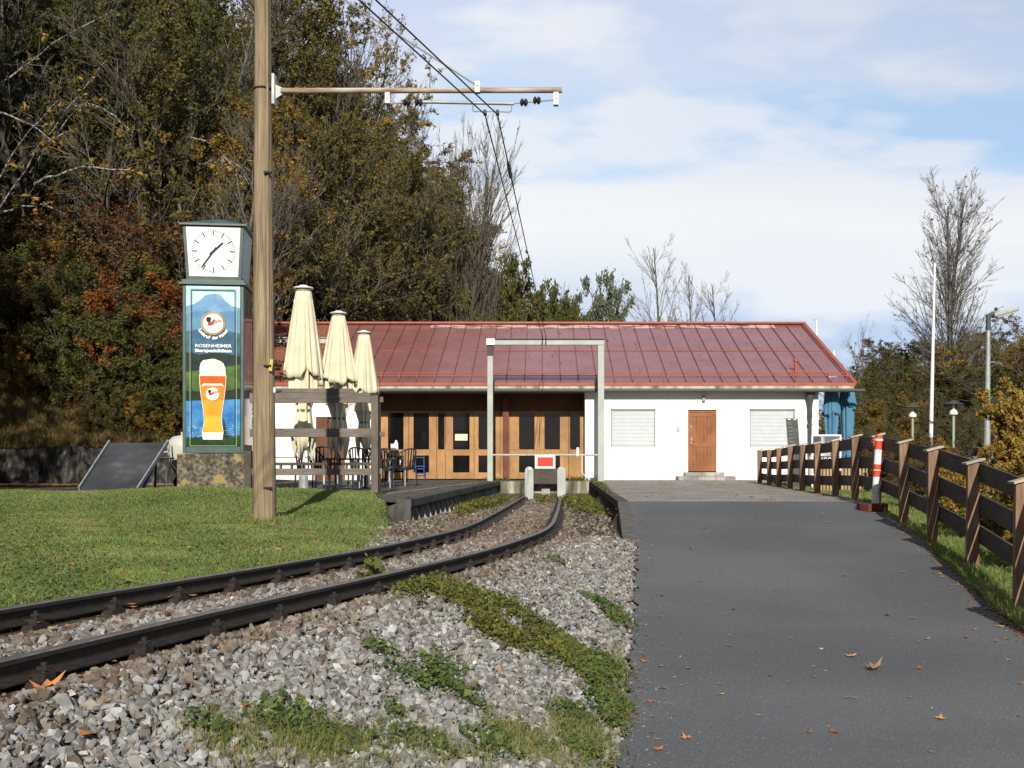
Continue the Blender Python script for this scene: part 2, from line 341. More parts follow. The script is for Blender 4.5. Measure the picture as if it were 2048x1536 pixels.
REd = [(1795, 1040), (1850, 1082), (1895, 1130), (1960, 1190), (2060, 1270)]
le = sorted([unroad(*p)[::-1] for p in LE]); re_ = sorted([unroad(*p)[::-1] for p in REd])
LEY = [-30, 0] + [a for a, b in le] + [14.5, 16.6, 32.4]; LEX = [.3, .45] + [b for a, b in le] + [1.1, 1.2, 1.45]
REY = [-30, 0] + [a for a, b in re_] + [16.5, 60]; REX = [2.4, 3.2] + [b for a, b in re_] + [4.95, 5.3]
def xle(Y): return np.interp(Y, LEY, LEX)
def xre(Y): return np.interp(Y, REY, REX)
def sst(a, b, x): t = np.clip((x - a) / (b - a), 0, 1); return t * t * (3 - 2 * t)
def kerbx(Y): return np.interp(Y, [12.2, 12.8, 16.6, 32.4], [.93, .95, 1.16, 1.41])     # face of the right-hand platform wall
def wallx(Y): return np.interp(Y, [17.2, 32.4], [-2.12, -1.27])                         # face of the left-hand platform wall
def lawnx(Y): return np.interp(Y, [9.8, 11, 15.5, 17.3, 34], [-1.25, -1.72, -2.22, -2.42, -2.42])
def hsh(X, Y): 
    return (np.sin(X * 1.7 + Y * .9) + np.sin(X * .63 - Y * 1.31 + 2) + np.sin(X * 3.1 + Y * 2.7 + 1) * .5 + np.sin(X * 5.3 - Y * 4.9) * .3) / 2.8
def hill_d(X, Y): return np.maximum(-15.2 - X, np.minimum((X + 15) * -.9 + (Y - 31) * .44, -.96 * (X + 2.0 + .20 * np.maximum(Y - 50, 0))))
def zg(X, Y):
    X = np.asarray(X, float); Y = np.asarray(Y, float); X, Y = np.broadcast_arrays(X, Y)
    zr = zrail(np.clip(Y, -13, 33)); u = X - xc(np.clip(Y, -13, 34)); bed = zr - .112
    xl = xle(Y); zd = zroad(Y) - .02
    # right: ballast shoulder falling to the road; beside the platform walls the bed runs flat to the wall
    s = sst(.80, 1.0, (u) / np.maximum((xl - xc(np.clip(Y, -13, 34))), .5) * 0 + .0)
    t = np.clip((u - .80) / np.maximum(xl - xc(np.clip(Y, -13, 34)) - .85, .3), 0, 1)
    right = bed + (zd - bed) * (t ** 1.15)
    right = np.where(Y > 12.6, bed, np.where(Y > 11.6, bed + (right - bed) * (12.6 - Y), right))
    z = np.where(u > .80, right, bed - .010 * sst(.80, .70, np.abs(u)) * (Y < 31))
    # left lawn
    plat = zr - .035 + (0.03 - (zr - .035)) * sst(15.5, 20.0, Y) + .10 * np.exp(-((X + 6.3) ** 2 + (Y - 20.6) ** 2) / 3.0) * 1.0
    plat = np.maximum(plat, (zr - .035) + (-.03 - (zr - .035)) * sst(13.6, 17.0, Y) * sst(-4.6, -3.2, X))
    plat = plat + .035 * hsh(X * 1.3, Y * 1.3) * sst(-.9, -2.5, u)
    lawn = bed + (plat - bed) * sst(-.62, -.86, u)
    lawn = np.where(Y > 9.8, bed + (lawn - bed) * sst(0.05, -np.interp(Y, [12, 17], [.55, .22]), X - lawnx(Y)), lawn)
    z = np.where(u < -.62, lawn, z)
    # pit beside the left platform wall
    pit = (Y > 16.9) & (Y < 32.5) & (X > wallx(Y) - .30) & (u < -.5)
    z = np.where(pit, bed, z)
    z = np.where((Y > 16.9) & (Y < 33) & (X < wallx(Y) - .1) & (X > -7.5), np.minimum(z, -.06 + .0 * X) * (Y > 20.4) + np.minimum(z, -.03) * (Y <= 20.4) * (X > -2.9) + z * (Y <= 20.4) * (X <= -2.9), z)
    # second track pit, far left
    ed = np.interp(X, [-13, -11.2, -9.3, -7.5], [20.5, 22.2, 27.5, 27.5])
    z = np.where((Y > 20.9) & (Y < ed) & (X < -7.4), -.5, z)
    z = np.where((Y >= ed) & (X < -7.4) & (Y < 29.4), -.03, z)
    # road and right-hand verge
    z = np.where((X > xl - .02) & ((Y < 12.6) | (X > kerbx(Y) + .03)), zd - .03, z)
    ver = zroad(Y) - .02 - .16 * sst(18, 26, Y) * sst(.1, .8, X - xre(Y)) - .12 * sst(1.2, 4, X - xre(Y)) * sst(18, 10, Y)
    z = np.where(X > xre(Y), ver + .03 * hsh(X * 2, Y * 2), z)
    z = np.where((Y > 32.5) & (X > -10.2), -.05, z)
    # the wooded hill
    dh = np.minimum(hill_d(X, Y), 34)
    hill = np.where(dh > 0, .8 * dh + .9 * sst(0, 1.5, dh), 0) * 1.0
    bank = np.where(Y > 29.35, (.92 + .40 * np.clip(Y - 29.35, 0, 7)) * sst(-9.9, -10.6, X) * sst(46, 38, Y), 0)
    hill = np.maximum(hill, bank) * (1 + .05 * hsh(X * .35, Y * .35))
    z = np.where(hill > .02, np.maximum(z, hill + .12 * hsh(X, Y) * (hill > 1)), z)
    return z
def zg1(x, y): return float(zg(np.array([x]), np.array([y]))[0])
def hit(px, py, y0=2.5, y1=70):
    Y = np.arange(y0, y1, .02); X = (px - CX) / F * Y; e = EYE - (py - HY) / F * Y - zg(X, Y); i = np.argmax(e < 0)
    return float(X[i]), float(Y[i]), float(zg(X[i:i + 1], Y[i:i + 1])[0])

def grid(x0, x1, y0, y1, st):
    xs = np.arange(x0, x1 + st / 2, st); ys = np.arange(y0, y1 + st / 2, st); X, Y = np.meshgrid(xs, ys); nx = len(xs)
    idx = (np.arange(len(ys) - 1)[:, None] * nx + np.arange(nx - 1)[None]).ravel()
    return X.ravel(), Y.ravel(), np.stack([idx, idx + 1, idx + 1 + nx, idx + nx], 1)
def submesh(name, V, Fc, keep, mat, smooth=True):
    f = Fc[keep]; u, inv = np.unique(f, return_inverse=True)
    return np_mesh(name, V[u], inv.reshape(f.shape), mat, smooth=smooth)
GX, GY, GF = grid(-18, 15, -4, 46, .14)
GZ = zg(GX, GY); GV = np.stack([GX, GY, GZ], 1)
fc = GV[GF].mean(1); fu = fc[:, 0] - xc(np.clip(fc[:, 1], -13, 34)); fx, fy = fc[:, 0], fc[:, 1]
slope_hill = (hill_d(fx, fy) > 0) | ((fy > 29.3) & (fx < -9.9)) | ((fx < -7.4) & (fy > 20.9))
trackz = ((fu > -.72) | ((fy > 9.8) & (fx > lawnx(fy) - .2))) & (fx < xre(fy)) & (fy < 32.8) & ~slope_hill | ((fy > 16.9) & (fx > wallx(fy) - .3) & (fx < 0) & (fy < 33))
lawnz = ~trackz & ~slope_hill
tag(submesh('lawn', GV, GF, lawnz, grassy), kind='structure')
tag(submesh('track_bed', GV, GF, trackz, dirt), kind='structure')
tag(submesh('hillside', GV, GF, slope_hill, forest_floor), kind='structure')
BX, BY, BF = grid(-160, 240, -60, 340, 2.0)
BZ = zg(BX, np.clip(BY, -13, 400)) - .10
BZ = np.where(BX > -8, np.where(BY > 44, np.maximum(BZ, -.15), BZ), BZ)
BZ = np.minimum(BZ, 40 + .1 * (BZ - 40))
inn = (BX > -16) & (BX < 13) & (BY > -2.5) & (BY < 44); BZ = np.where(inn, -3, BZ)
BV = np.stack([BX, BY, BZ], 1); bc = BV[BF].mean(1)
hb = bc[:, 2] > .8
tag(submesh('distant_meadow', BV, BF, ~hb, grassy), kind='structure')
tag(submesh('wooded_hill', BV, BF, hb, forest_floor), kind='structure')
mb = MB(); mb.add([(-2500, -1500, -3.2), (2500, -1500, -3.2), (2500, 2900, -3.2), (-2500, 2900, -3.2)], [(0, 1, 2, 3)])
tag(mb.build('ground', grassy), kind='structure')

# ------------------------------------------------------------------ road and paving
def strip(name, ys, fl, fr, fz, mat, nx=24, thick=0):
    ys = np.asarray(ys, float); t = np.linspace(0, 1, nx)
    X = fl(ys)[:, None] * (1 - t) + fr(ys)[:, None] * t; Y = np.repeat(ys[:, None], nx, 1); Z = np.repeat(fz(ys)[:, None], nx, 1)
    V = np.stack([X.ravel(), Y.ravel(), Z.ravel()], 1)
    idx = (np.arange(len(ys) - 1)[:, None] * nx + np.arange(nx - 1)[None]).ravel()
    return np_mesh(name, V, np.stack([idx, idx + 1, idx + 1 + nx, idx + nx], 1), mat, smooth=True)
ysr = np.concatenate([np.arange(-25, 2, 1.0), np.arange(2, 16.6, .1)])
def xle_rag(Y): return np.where(Y < 12.6, xle(Y) + .025 * np.sin(Y * 9) + .02 * np.sin(Y * 23 + 1), kerbx(Y) + .17)
tag(strip('asphalt_road', ysr, xle_rag, lambda Y: xre(Y) + .03 * np.sin(Y * 7), lambda Y: zroad(Y) + .004, asphalt), kind='structure')

def paver_mat():
    m = bpy.data.materials.new('grey_pavers'); m.use_nodes = True; n, l = m.node_tree.nodes, m.node_tree.links
    b = n['Principled BSDF']; tc = n.new('ShaderNodeTexCoord'); mp = n.new('ShaderNodeMapping'); mp.inputs['Rotation'].default_value = (0, 0, math.radians(45))
    l.new(tc.outputs['Object'], mp.inputs[0]); br = n.new('ShaderNodeTexBrick'); br.inputs['Scale'].default_value = 1
    br.inputs['Brick Width'].default_value = .22; br.inputs['Row Height'].default_value = .11; br.inputs['Mortar Size'].default_value = .006
    br.inputs['Color1'].default_value = (.27, .255, .235, 1); br.inputs['Color2'].default_value = (.35, .33, .305, 1); br.inputs['Mortar'].default_value = (.13, .11, .09, 1)
    l.new(mp.outputs[0], br.inputs['Vector'])
    nz = n.new('ShaderNodeTexNoise'); nz.inputs['Scale'].default_value = 1.2; nz.inputs['Detail'].default_value = 6; l.new(tc.outputs['Object'], nz.inputs['Vector'])
    r = ramp(n, [(.35, (.7, .68, .65)), (.65, (1.1, 1.08, 1.05))]); l.new(nz.outputs[0], r.inputs[0])
    mx = n.new('ShaderNodeMix'); mx.data_type = 'RGBA'; mx.blend_type = 'MULTIPLY'; mx.inputs[0].default_value = 1
    l.new(br.outputs[0], mx.inputs[6]); l.new(r.outputs[0], mx.inputs[7]); l.new(mx.outputs[2], b.inputs['Base Color']); b.inputs['Roughness'].default_value = .9
    bp = n.new('ShaderNodeBump'); bp.inputs['Distance'].default_value = .004; l.new(br.outputs[1], bp.inputs['Height']); bp.invert = True; l.new(bp.outputs[0], b.inputs['Normal'])
    return m
pav = paver_mat()
def slab(name, poly, z1, mat, th=.05):
    mb = MB(); mb.prism(poly, z1 - th, z1, 'z'); return tag(mb.build(name, mat), kind='structure')
# right and rear court
slab('station_paving', [(kerbx(16.55) + .17, 16.55), (xre(16.55), 16.55), (5.2, 18), (5.45, 21), (5.75, 26), (6.1, 30.5), (6.3, 33), (9.2, 33), (9.2, 34.6), (1.3, 34.6), (1.3, 32.62), (1.58, 32.62)], .0, pav)
# left platform and the strip behind the buffer stop
slab('platform_paving', [(-2.62, 17.75), (wallx(17.3) - .2, 17.42), (wallx(32.6) - .2, 32.62), (1.3, 32.62), (1.3, 34.6), (-9.8, 34.6), (-9.9, 29.2), (-7.6, 28), (-6.6, 22), (-6.3, 21.2), (-5.3, 20.7), (-3.2, 20.3)], .0,
     mk('platform_asphalt', [(.35, (.075, .07, .065)), (.65, (.15, .14, .125))], scale=30, detail=8, rough=.9, bump=.003, bscale=90, patch=(.9, .7)))
mb = MB(); mb.prism([(-2.98, 20.45), (-2.89, 20.40), (-1.83, 30.6), (-1.92, 30.6)], .002, .005, 'z')
tag(mb.build('platform_line', flat('faded_yellow', (.36, .29, .10), .9)), kind='structure')

# ------------------------------------------------------------------ platform walls
def rib_wall(name, label, p0, p1, ztop, nrm, n, cap_w, mcap, mrib, zb_f):
    """coping beam on tapered concrete ribs in front of a dark recessed back wall"""
    p0, p1 = Vector(p0), Vector(p1); nv = Vector(nrm).normalized(); d = (p1 - p0)
    root = thing(name, label, 'platform wall', (p0.x, p0.y, 0))
    c = MB(); a, b = p0 - nv * cap_w / 2, p1 - nv * cap_w / 2
    c.beam((a.x, a.y, ztop - .055), (b.x, b.y, ztop - .055), cap_w, .13); c.build('coping', mcap, root, bevel=.008)
    k = MB(); a, b = p0 - nv * .22, p1 - nv * .22
    k.beam((a.x, a.y, ztop - .46), (b.x, b.y, ztop - .46), .06, .68); k.build('back_wall', concrete_dark, root)
    for i in range(n):
        q = p0 + d * ((i + .5) / n); zb = zb_f(q.y) - .08; t = d.normalized() * .05
        r = MB(); vs = []
        for s in (-1, 1):
            for (o, z) in ((-.19, ztop - .125), (-.09, ztop - .125), (.06, zb), (-.19, zb)):
                wv = t * s * (1.0 if z < ztop - .2 else .22); pt = q + nv * o + wv; vs.append((pt.x, pt.y, z))
        r.add(vs, [(0, 1, 2, 3), (7, 6, 5, 4), (0, 4, 5, 1), (1, 5, 6, 2), (2, 6, 7, 3), (3, 7, 4, 0)])
        r.build('rib', mrib, root)
    return root
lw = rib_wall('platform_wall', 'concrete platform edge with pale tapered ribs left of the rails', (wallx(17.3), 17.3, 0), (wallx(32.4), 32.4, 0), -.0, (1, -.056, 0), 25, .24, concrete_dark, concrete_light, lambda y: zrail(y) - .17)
m = MB(); m.add([(-2.12, 17.3, .0), (-2.12, 17.3, -.72), (-2.40, 16.95, -.72), (-2.40, 16.95, -.12), (-2.2, 17.42, .0), (-2.2, 17.42, -.72), (-2.52, 17.07, -.72), (-2.52, 17.07, -.12)],
                [(0, 1, 2, 3), (7, 6, 5, 4), (0, 4, 5, 1), (3, 2, 6, 7), (0, 3, 7, 4), (1, 5, 6, 2)]); m.build('end_slab', concrete_mid, lw)
rw = rib_wall('platform_wall', 'shaded dark platform edge right of the rails below the paved yard', (kerbx(16.6), 16.6, 0), (kerbx(32.4), 32.4, 0), -.0, (-1, .016, 0), 22, .17, concrete_dark, concrete_dark, lambda y: zrail(y) - .17)  # dark ribs: the shade on this face is put into their colour
m = MB(); ys = [12.5, 13, 14, 15, 16, 16.6]
for a, b in zip(ys[:-1], ys[1:]):
    za, zb_ = float(zroad(a)) + .02 - .03 * (a == 12.5), float(zroad(b)) + .02 - .02 * (b == 16.6)
    m.add([(kerbx(a), a, za), (kerbx(a) + .17, a, za), (kerbx(a) + .17, a, -.9), (kerbx(a), a, -.9), (kerbx(b), b, zb_), (kerbx(b) + .17, b, zb_), (kerbx(b) + .17, b, -.9), (kerbx(b), b, -.9)],
          [(0, 1, 2, 3), (7, 6, 5, 4), (0, 4, 5, 1), (1, 5, 6, 2), (0, 3, 7, 4)])
m.build('sloping_kerb', mk('kerb_concrete', [(.3, (.07, .065, .06)), (.7, (.15, .14, .125))], scale=8, detail=6, rough=.9, bump=.004), rw)
m = MB(); m.box(-1.26, 1.40, 32.45, 32.62, -.75, -.004)
tag(m.build('end_wall', mk('stained_concrete', [(.36, (.05, .047, .035)), (.5, (.17, .16, .12)), (.66, (.50, .47, .38))], scale=1.6, detail=7, stretch=(1.6, 1, .35), rough=.9), origin=(0, 32.5, 0)), 'low stained concrete wall closing the track pit behind the buffer stop', 'wall')

# ------------------------------------------------------------------ rails and sleepers
def offset_line(off, ys):
    x = np.interp(ys, _ys, _xs) - .53 * np.interp(ys, _ys, _nrm); dx = np.interp(ys, _ys, _dx); nn = np.sqrt(1 + dx ** 2)
    return np.stack([x + off / nn, ys - off * dx / nn, zrail(ys)], 1), np.stack([1 / nn, -dx / nn], 1)
def rail(off, label):
    ys = np.arange(-6, 32.25, .15); P3, NR = offset_line(off, ys)
    prof = [(-.05, -.125), (.05, -.125), (.05, -.116), (.014, -.104), (.007, -.095), (.007, -.04), (.028, -.03), (.028, -.006), (.022, 0), (-.022, 0), (-.028, -.006), (-.028, -.03), (-.007, -.04), (-.007, -.095), (-.014, -.104), (-.05, -.116)]
    prof = [(a, b * .77) for a, b in prof]
    n = len(prof); V = []
    for p, nr in zip(P3, NR): V += [(p[0] + nr[0] * a, p[1] + nr[1] * a, p[2] + b) for a, b in prof]
    fs = [(i * n + k, i * n + (k + 1) % n, (i + 1) * n + (k + 1) % n, (i + 1) * n + k) for i in range(len(ys) - 1) for k in range(n)]
    mi = [1 if k in (7, 8, 9) else 0 for i in range(len(ys) - 1) for k in range(n)]
    m = MB(); m.add(V, fs); m.m = mi; m.add(V[-n:], [tuple(range(n))])
    return tag(m.build('rail', [rail_side, rail_top], origin=(P3[60][0], P3[60][1], P3[60][2])), label, 'rail')
rail(.53, 'dark steel rail nearest the ballast slope and the road')
rail(-.53, 'dark steel rail running along the edge of the lawn')
def make_sleeper():
    r = thing('railway_sleeper', 'dark sleeper half buried in ballast under the rails', 'sleeper', (0, 0, 0), 'sleepers under the track', local=True)
    m = MB(); m.box(-.80, .80, -.11, .11, -.28, -.128); m.build('tie', sleeper_m, r, bevel=.01)
    for rx in (-.53, .53):
        m = MB(); m.box(rx - .11, rx + .11, -.06, .06, -.128, -.096)
        m.build('base_plate', rail_side, r)
        for s in (-1, 1):
            m = MB(); m.box(rx + s * .052 if s > 0 else rx - .105, rx + .105 if s > 0 else rx - .052, -.03, .03, -.096, -.068)
            m.tube([(rx + s * .078, 0, -.07), (rx + s * .078, 0, -.030)], .012, 6); m.box(rx + s * .082 - .022, rx + s * .082 + .022, -.018, .018, -.056, -.044)
            m.box(rx + s * .03 if s > 0 else rx - .07, rx + .07 if s > 0 else rx - .03, -.025, .025, -.082, -.074)
            m.build('rail_clip', rail_side, r)
    return r
sl0 = make_sleeper(); s_arc = np.concatenate([[0], np.cumsum(np.hypot(np.diff(_xc), np.diff(_ys)))]); first = True
for a in np.arange(s_arc[100], s_arc[449], .62):
    y = float(np.interp(a, s_arc, _ys)); x = float(np.interp(y, _ys, _xc)); dx = float(np.interp(y, _ys, _dx))
    loc = (x, y, float(zrail(y))); rz = -math.atan(dx) + random.uniform(-.02, .02)
    if first: sl0.location = loc; sl0.rotation_euler = (0, 0, rz); first = False
    else: copy_tree(sl0, loc, rotz=rz)

# ------------------------------------------------------------------ ballast
rng = np.random.default_rng(5)
def ico(sub):
    bm = bmesh.new(); bmesh.ops.create_icosphere(bm, subdivisions=sub, radius=1); v = np.array([x.co[:] for x in bm.verts]); f = np.array([[q.index for q in x.verts] for x in bm.faces]); bm.free(); return v, f
def stone_templates(npt, n):
    out = []
    for i in range(n):
        p = rng.normal(size=(npt, 3)); p /= np.linalg.norm(p, axis=1)[:, None]; p *= rng.uniform(.72, 1.0, (npt, 1))
        bm = bmesh.new()
        for q in p: bm.verts.new(q)
        bmesh.ops.convex_hull(bm, input=bm.verts); bmesh.ops.triangulate(bm, faces=bm.faces)
        for v_ in [v_ for v_ in bm.verts if not v_.link_faces]: bm.verts.remove(v_)
        bm.verts.index_update(); out.append((np.array([x.co[:] for x in bm.verts]), np.array([[q.index for q in x.verts] for x in bm.faces]))); bm.free()
    return out
def rotm(n):
    q = rng.normal(size=(n, 4)); q /= np.linalg.norm(q, axis=1)[:, None]; w_, x, y, z = q.T
    return np.stack([np.stack([1 - 2 * (y * y + z * z), 2 * (x * y - z * w_), 2 * (x * z + y * w_)], 1), np.stack([2 * (x * y + z * w_), 1 - 2 * (x * x + z * z), 2 * (y * z - x * w_)], 1), np.stack([2 * (x * z - y * w_), 2 * (y * z + x * w_), 1 - 2 * (x * x + y * y)], 1)], 1)
def stones(name, pts, size, sub, mats, mi_pt):
    tm = stone_templates({1: 8, 2: 10}[sub], 24); V = []; Fa = []; A = []; MI = []; n = len(pts); off = 0
    R = rotm(n); sc = size[:, None] * rng.uniform(.85, 2.15, size=(n, 3)); tid = rng.integers(0, 24, n); rv = rng.random(n)
    for k in range(24):
        s = np.where(tid == k)[0]; tv, f = tm[k]
        v = tv[None] * sc[s][:, None, :]; v = np.einsum('nij,nvj->nvi', R[s], v) + pts[s][:, None, :]
        V.append(v.reshape(-1, 3)); nv = tv.shape[0]
        Fa.append((f[None] + (np.arange(len(s)) * nv)[:, None, None] + off).reshape(-1, 3)); off += len(s) * nv
        A.append(np.repeat(rv[s], len(f))); MI.append(np.repeat(mi_pt[s], len(f)))
    return np_mesh(name, np.concatenate(V), np.concatenate(Fa), mats, attr=np.concatenate(A), mi=np.concatenate(MI))
def ballast_pts(y0, y1, dens, sz):
    n = int((y1 - y0) * 6.5 * dens); Y = rng.uniform(y0, y1, n); X = xc(Y) + rng.uniform(-1.9, 4.6, n); u = X - xc(Y)
    edge = np.where(Y > 12.5, kerbx(np.clip(Y, 12.2, 32)) - .05, xle(Y) + rng.normal(scale=.05, size=n))
    ok = (X < edge) & (np.abs(u - .53) > .05) & ((u > -.60) | ((Y > 9.9) & (X > lawnx(Y) - .12) & (Y < 17)) | ((Y >= 17) & (X > wallx(Y) + .04))) & ((u > -.60) | (rng.random(n) < .45)) & ((Y < 12.8) | (u < .8) | (rng.random(n) < .22))
    vis = (X / Y * F + CX > -120) | (Y < 6); ok &= vis
    ok &= (X + .0 > -.535 * Y - .4)
    X, Y, u = X[ok], Y[ok], u[ok]; n = len(X)
    size = np.minimum(np.exp(rng.normal(math.log(sz), .36, n)), sz * 1.75)
    lift = np.where(np.abs(u) < .5, -.01, 0.0) - .045 * np.exp(-((np.abs(u) - .53) / .17) ** 2)
    Z = zg(X, Y) + size * .25 + rng.uniform(-.008, .022, n) + lift
    brown = (rng.random(n) < np.clip(np.exp(-((np.abs(np.abs(u) - .58)) / .34) ** 2) * 1.1 + .06 + .9 * sst(11, 14, Y) * (u < 1.8) + .30 * (np.abs(u) < .5), 0, .93)).astype(int)
    return np.stack([X, Y, Z], 1), size, brown
p1, s1, b1 = ballast_pts(2.6, 6.6, 2600, .0136); p2, s2, b2 = ballast_pts(6.6, 13.2, 1800, .0140); p3, s3, b3 = ballast_pts(13.2, 32, 420, .016)
tag(stones('ballast_stones', np.concatenate([p1]), s1, 2, [stone_m, stone_brown], b1), kind='stuff', label='crushed grey track ballast spread beside and between the rails')
o_ = stones('distant_ballast_stones', np.concatenate([p2, p3]), np.concatenate([s2, s3]), 1, [stone_m, stone_brown], np.concatenate([b2, b3]))
tag(o_, kind='stuff')

# ------------------------------------------------------------------ station building
def BP(px, py, s=62.5): return ((px - CX) / s, EYE + (HY - py) / s)        # a point of the facade plane
DF = F / 62.5                                                              # distance of the facade
bld = thing('station_building', 'long low white station building with red metal roof and orange timber doors', 'building', (0, DF, 0))
XL, XR = -9.7, 8.83; XE0, XE1 = -5.42, 1.36                               # wall ends, entrance recess
ZT = 3.05
dx0, dx1 = BP(1376, 0)[0], BP(1433, 0)[0]; w1 = (BP(1222, 0)[0], BP(1311, 0)[0]); w2 = (BP(1499, 0)[0], BP(1590, 0)[0]); wz0, wz1 = 1.07, 2.27
def wall_with_holes(x0, x1, z0, z1, holes, y0, y1):
    m = MB(); xs = sorted({x0, x1} | {h[0] for h in holes} | {h[1] for h in holes})
    for a, b in zip(xs[:-1], xs[1:]):
        hs = [h for h in holes if h[0] <= a and h[1] >= b]
        if not hs: m.box(a, b, y0, y1, z0, z1)
        else:
            h = hs[0]
            if h[2] > z0: m.box(a, b, y0, y1, z0, h[2])
            m.box(a, b, y0, y1, h[3], z1)
    return m
m = wall_with_holes(XE1, XR, .16, ZT, [(dx0, dx1, .16, 2.25), (w1[0], w1[1], wz0, wz1), (w2[0], w2[1], wz0, wz1)], DF, DF + .3)
m.box(XR - .3, XR, DF + .3, 45, .16, ZT + .2)
m.prism([(DF, ZT + .1), (45, ZT + .1), (45, 3.3), (40.7, 5.55), (DF, 3.0)], XR - .25, XR - .02, 'x')
bx0, bx1 = BP(632, 0)[0], BP(690, 0)[0]
for a, b in ((XL, bx0), (bx1, XE0)): m.box(a, b, DF, DF + .3, .16, ZT)
m.box(bx0, bx1, DF, DF + .3, 2.02, ZT)
m.box(XE1 - .0, XE1 + .3, DF + .3, DF + 1.3, .16, ZT); m.box(XE0 - .3, XE0, DF + .3, DF + 1.3, .16, ZT)
m.box(XL, XL + .3, DF + .3, 45, .16, ZT + .2); m.box(XL, XR, 44.7, 45, -.1, ZT + .2)
m.build('wall', plaster, bld)
m = MB()
for a, b in ((XL, bx0), (bx1, XE0 + .0), (XE1, dx0 - .0), (dx1, XR)): m.box(a, b, DF + .012, DF + .3, -.05, .16)
m.build('plinth', plinth_m, bld)
# roof (two sheets with standing seams)
OE, ZE, ZR, YR_ = .35, 3.07, 5.80, 40.75
YE = DF - OE; RX0, RX1 = -10.1, 9.92; TX = BP(640, 0, 62)[0]
def rz(y): return ZE + (y - YE) / (YR_ - YE) * (ZR - ZE)
m = MB(); m.add([(TX, YE, ZE), (RX1, YE, ZE), (RX1, YR_, ZR), (TX, YR_, ZR), (TX, YE, ZE - .06), (RX1, YE, ZE - .06), (RX1, YR_, ZR - .06), (TX, YR_, ZR - .06)],
                [(0, 1, 2, 3), (7, 6, 5, 4), (0, 4, 5, 1), (1, 5, 6, 2), (3, 7, 4, 0)])
m.add([(RX0, YR_, ZR), (RX1, YR_, ZR), (RX1, 47, ZR - 2.6), (RX0, 47, ZR - 2.6), (RX0, YR_, ZR - .06), (RX1, YR_, ZR - .06), (RX1, 47, ZR - 2.66), (RX0, 47, ZR - 2.66)],
      [(0, 1, 2, 3), (7, 6, 5, 4), (1, 5, 6, 2), (3, 2, 6, 7)])
rf = m.build('roof', roof_red, bld)
m = MB(); x = TX + .3
while x < RX1 - .1:
    jx = random.uniform(-.01, .01); m.beam((x + jx, YE + .02, ZE + .012), (x + jx, YR_ - .12, ZR - .035), .022, .035); x += .573
m.build('standing_seam', roof_seam, rf)
m = MB(); m.beam((TX, YE + 3.35, rz(YE + 3.35) + .01), (RX1, YE + 3.35, rz(YE + 3.35) + .01), .05, .015)
m.beam((RX0, YR_, ZR + .03), (RX1 + .02, YR_, ZR + .03), .34, .07)
m.beam((RX1 - .02, YE, ZE + .02), (RX1 - .02, YR_, ZR + .02), .14, .05)
m.beam((RX0, YE - .012, ZE - .03), (RX1, YE - .012, ZE - .03), .03, .09)
m.build('roof_trim', roof_trim, rf)
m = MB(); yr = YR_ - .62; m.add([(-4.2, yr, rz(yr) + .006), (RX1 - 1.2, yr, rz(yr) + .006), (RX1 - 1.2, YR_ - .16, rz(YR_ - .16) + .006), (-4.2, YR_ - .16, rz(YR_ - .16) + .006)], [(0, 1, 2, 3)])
m.build('ridge_glare_strip', mk('painted_ridge_glare', [(.46, (.25, .10, .095)), (.52, (.62, .42, .38))], scale=2.2, detail=5, stretch=(1, 2.5, 1), rough=.4, spec=.6), rf)  # glare below the ridge, put into the colour of a pale pink strip
m = MB(); m.add([(RX0, YE, ZE - .005), (TX, YE, ZE - .005), (TX, YR_, ZR - .005), (RX0, YR_, ZR - .005), (RX0, YE, ZE - .08), (TX, YE, ZE - .08), (TX, YR_, ZR - .08), (RX0, YR_, ZR - .08)],
                [(0, 1, 2, 3), (7, 6, 5, 4), (0, 4, 5, 1), (2, 6, 7, 3), (3, 7, 4, 0)])
for i in range(24):                                                       # tile courses
    y = YE + .05 + i * .275; m.beam((RX0, y, rz(y) + .0), (TX - .002, y, rz(y) + .0), .06, .05)
m.build('tiled_roof', tile, bld)
y = YE + 4.25; m = MB(); m.beam((RX0 + .3, y, rz(y) + .08), (TX - .25, y, rz(y) + .08), .05, .2); m.beam((RX0 + .3, y - .03, rz(y) + .19), (TX - .25, y - .03, rz(y) + .19), .1, .02)
m.build('snow_board', galv, bld)
m = MB()                                                                   # snow guard pipes near the eave
for yy, h in ((YE + .42, .10), (YE + .42, .19)): m.tube([(RX0, yy, rz(yy) + h), (RX1 - .05, yy, rz(yy) + h)], .014, 6)
x = TX + .3
while x < RX1: m.box(x - .012, x + .012, YE + .38, YE + .46, rz(YE + .42), rz(YE + .42) + .21); x += .573
m.build('snow_guard', roof_trim, bld)
m = MB(); m.beam((RX0, YE + .03, ZE - .135), (RX1 - .05, YE - .0, ZE - .145), .03, .14); m.build('fascia', fascia_m, bld)
gz = ZE - .23
m = MB(); m.tube([(RX0, YE - .06, gz), (RX1 + .28, YE - .06, gz)], .055, 10); m.tube([(RX0, YE - .02, gz + .05), (RX1, YE - .02, gz + .05)], .012, 4)
m.build('gutter', gutter_m, bld)
m = MB(); m.box(RX0, RX1 - .1, YE + .02, DF + .0, gz - .02, gz + .0); m.box(XE0, XE1, DF, DF + 1.3, gz - .02, gz)
m.build('soffit', flat('soffit_boards', (.22, .21, .19), .8), bld)
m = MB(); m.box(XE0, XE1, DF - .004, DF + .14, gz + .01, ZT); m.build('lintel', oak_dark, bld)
px_ = BP(1618, 0)[0]
m = MB(); m.lathe((px_, DF - .14, 0), [(.055, 0.75), (.055, 1.95), (.075, 2.0), (.065, 2.25), (.085, 2.45), (.15, 2.72), (.16, 2.80)], 12)
m.tube([(px_, DF - .14, 2.75), (px_ + .05, YE - .06, gz)], .05, 8)
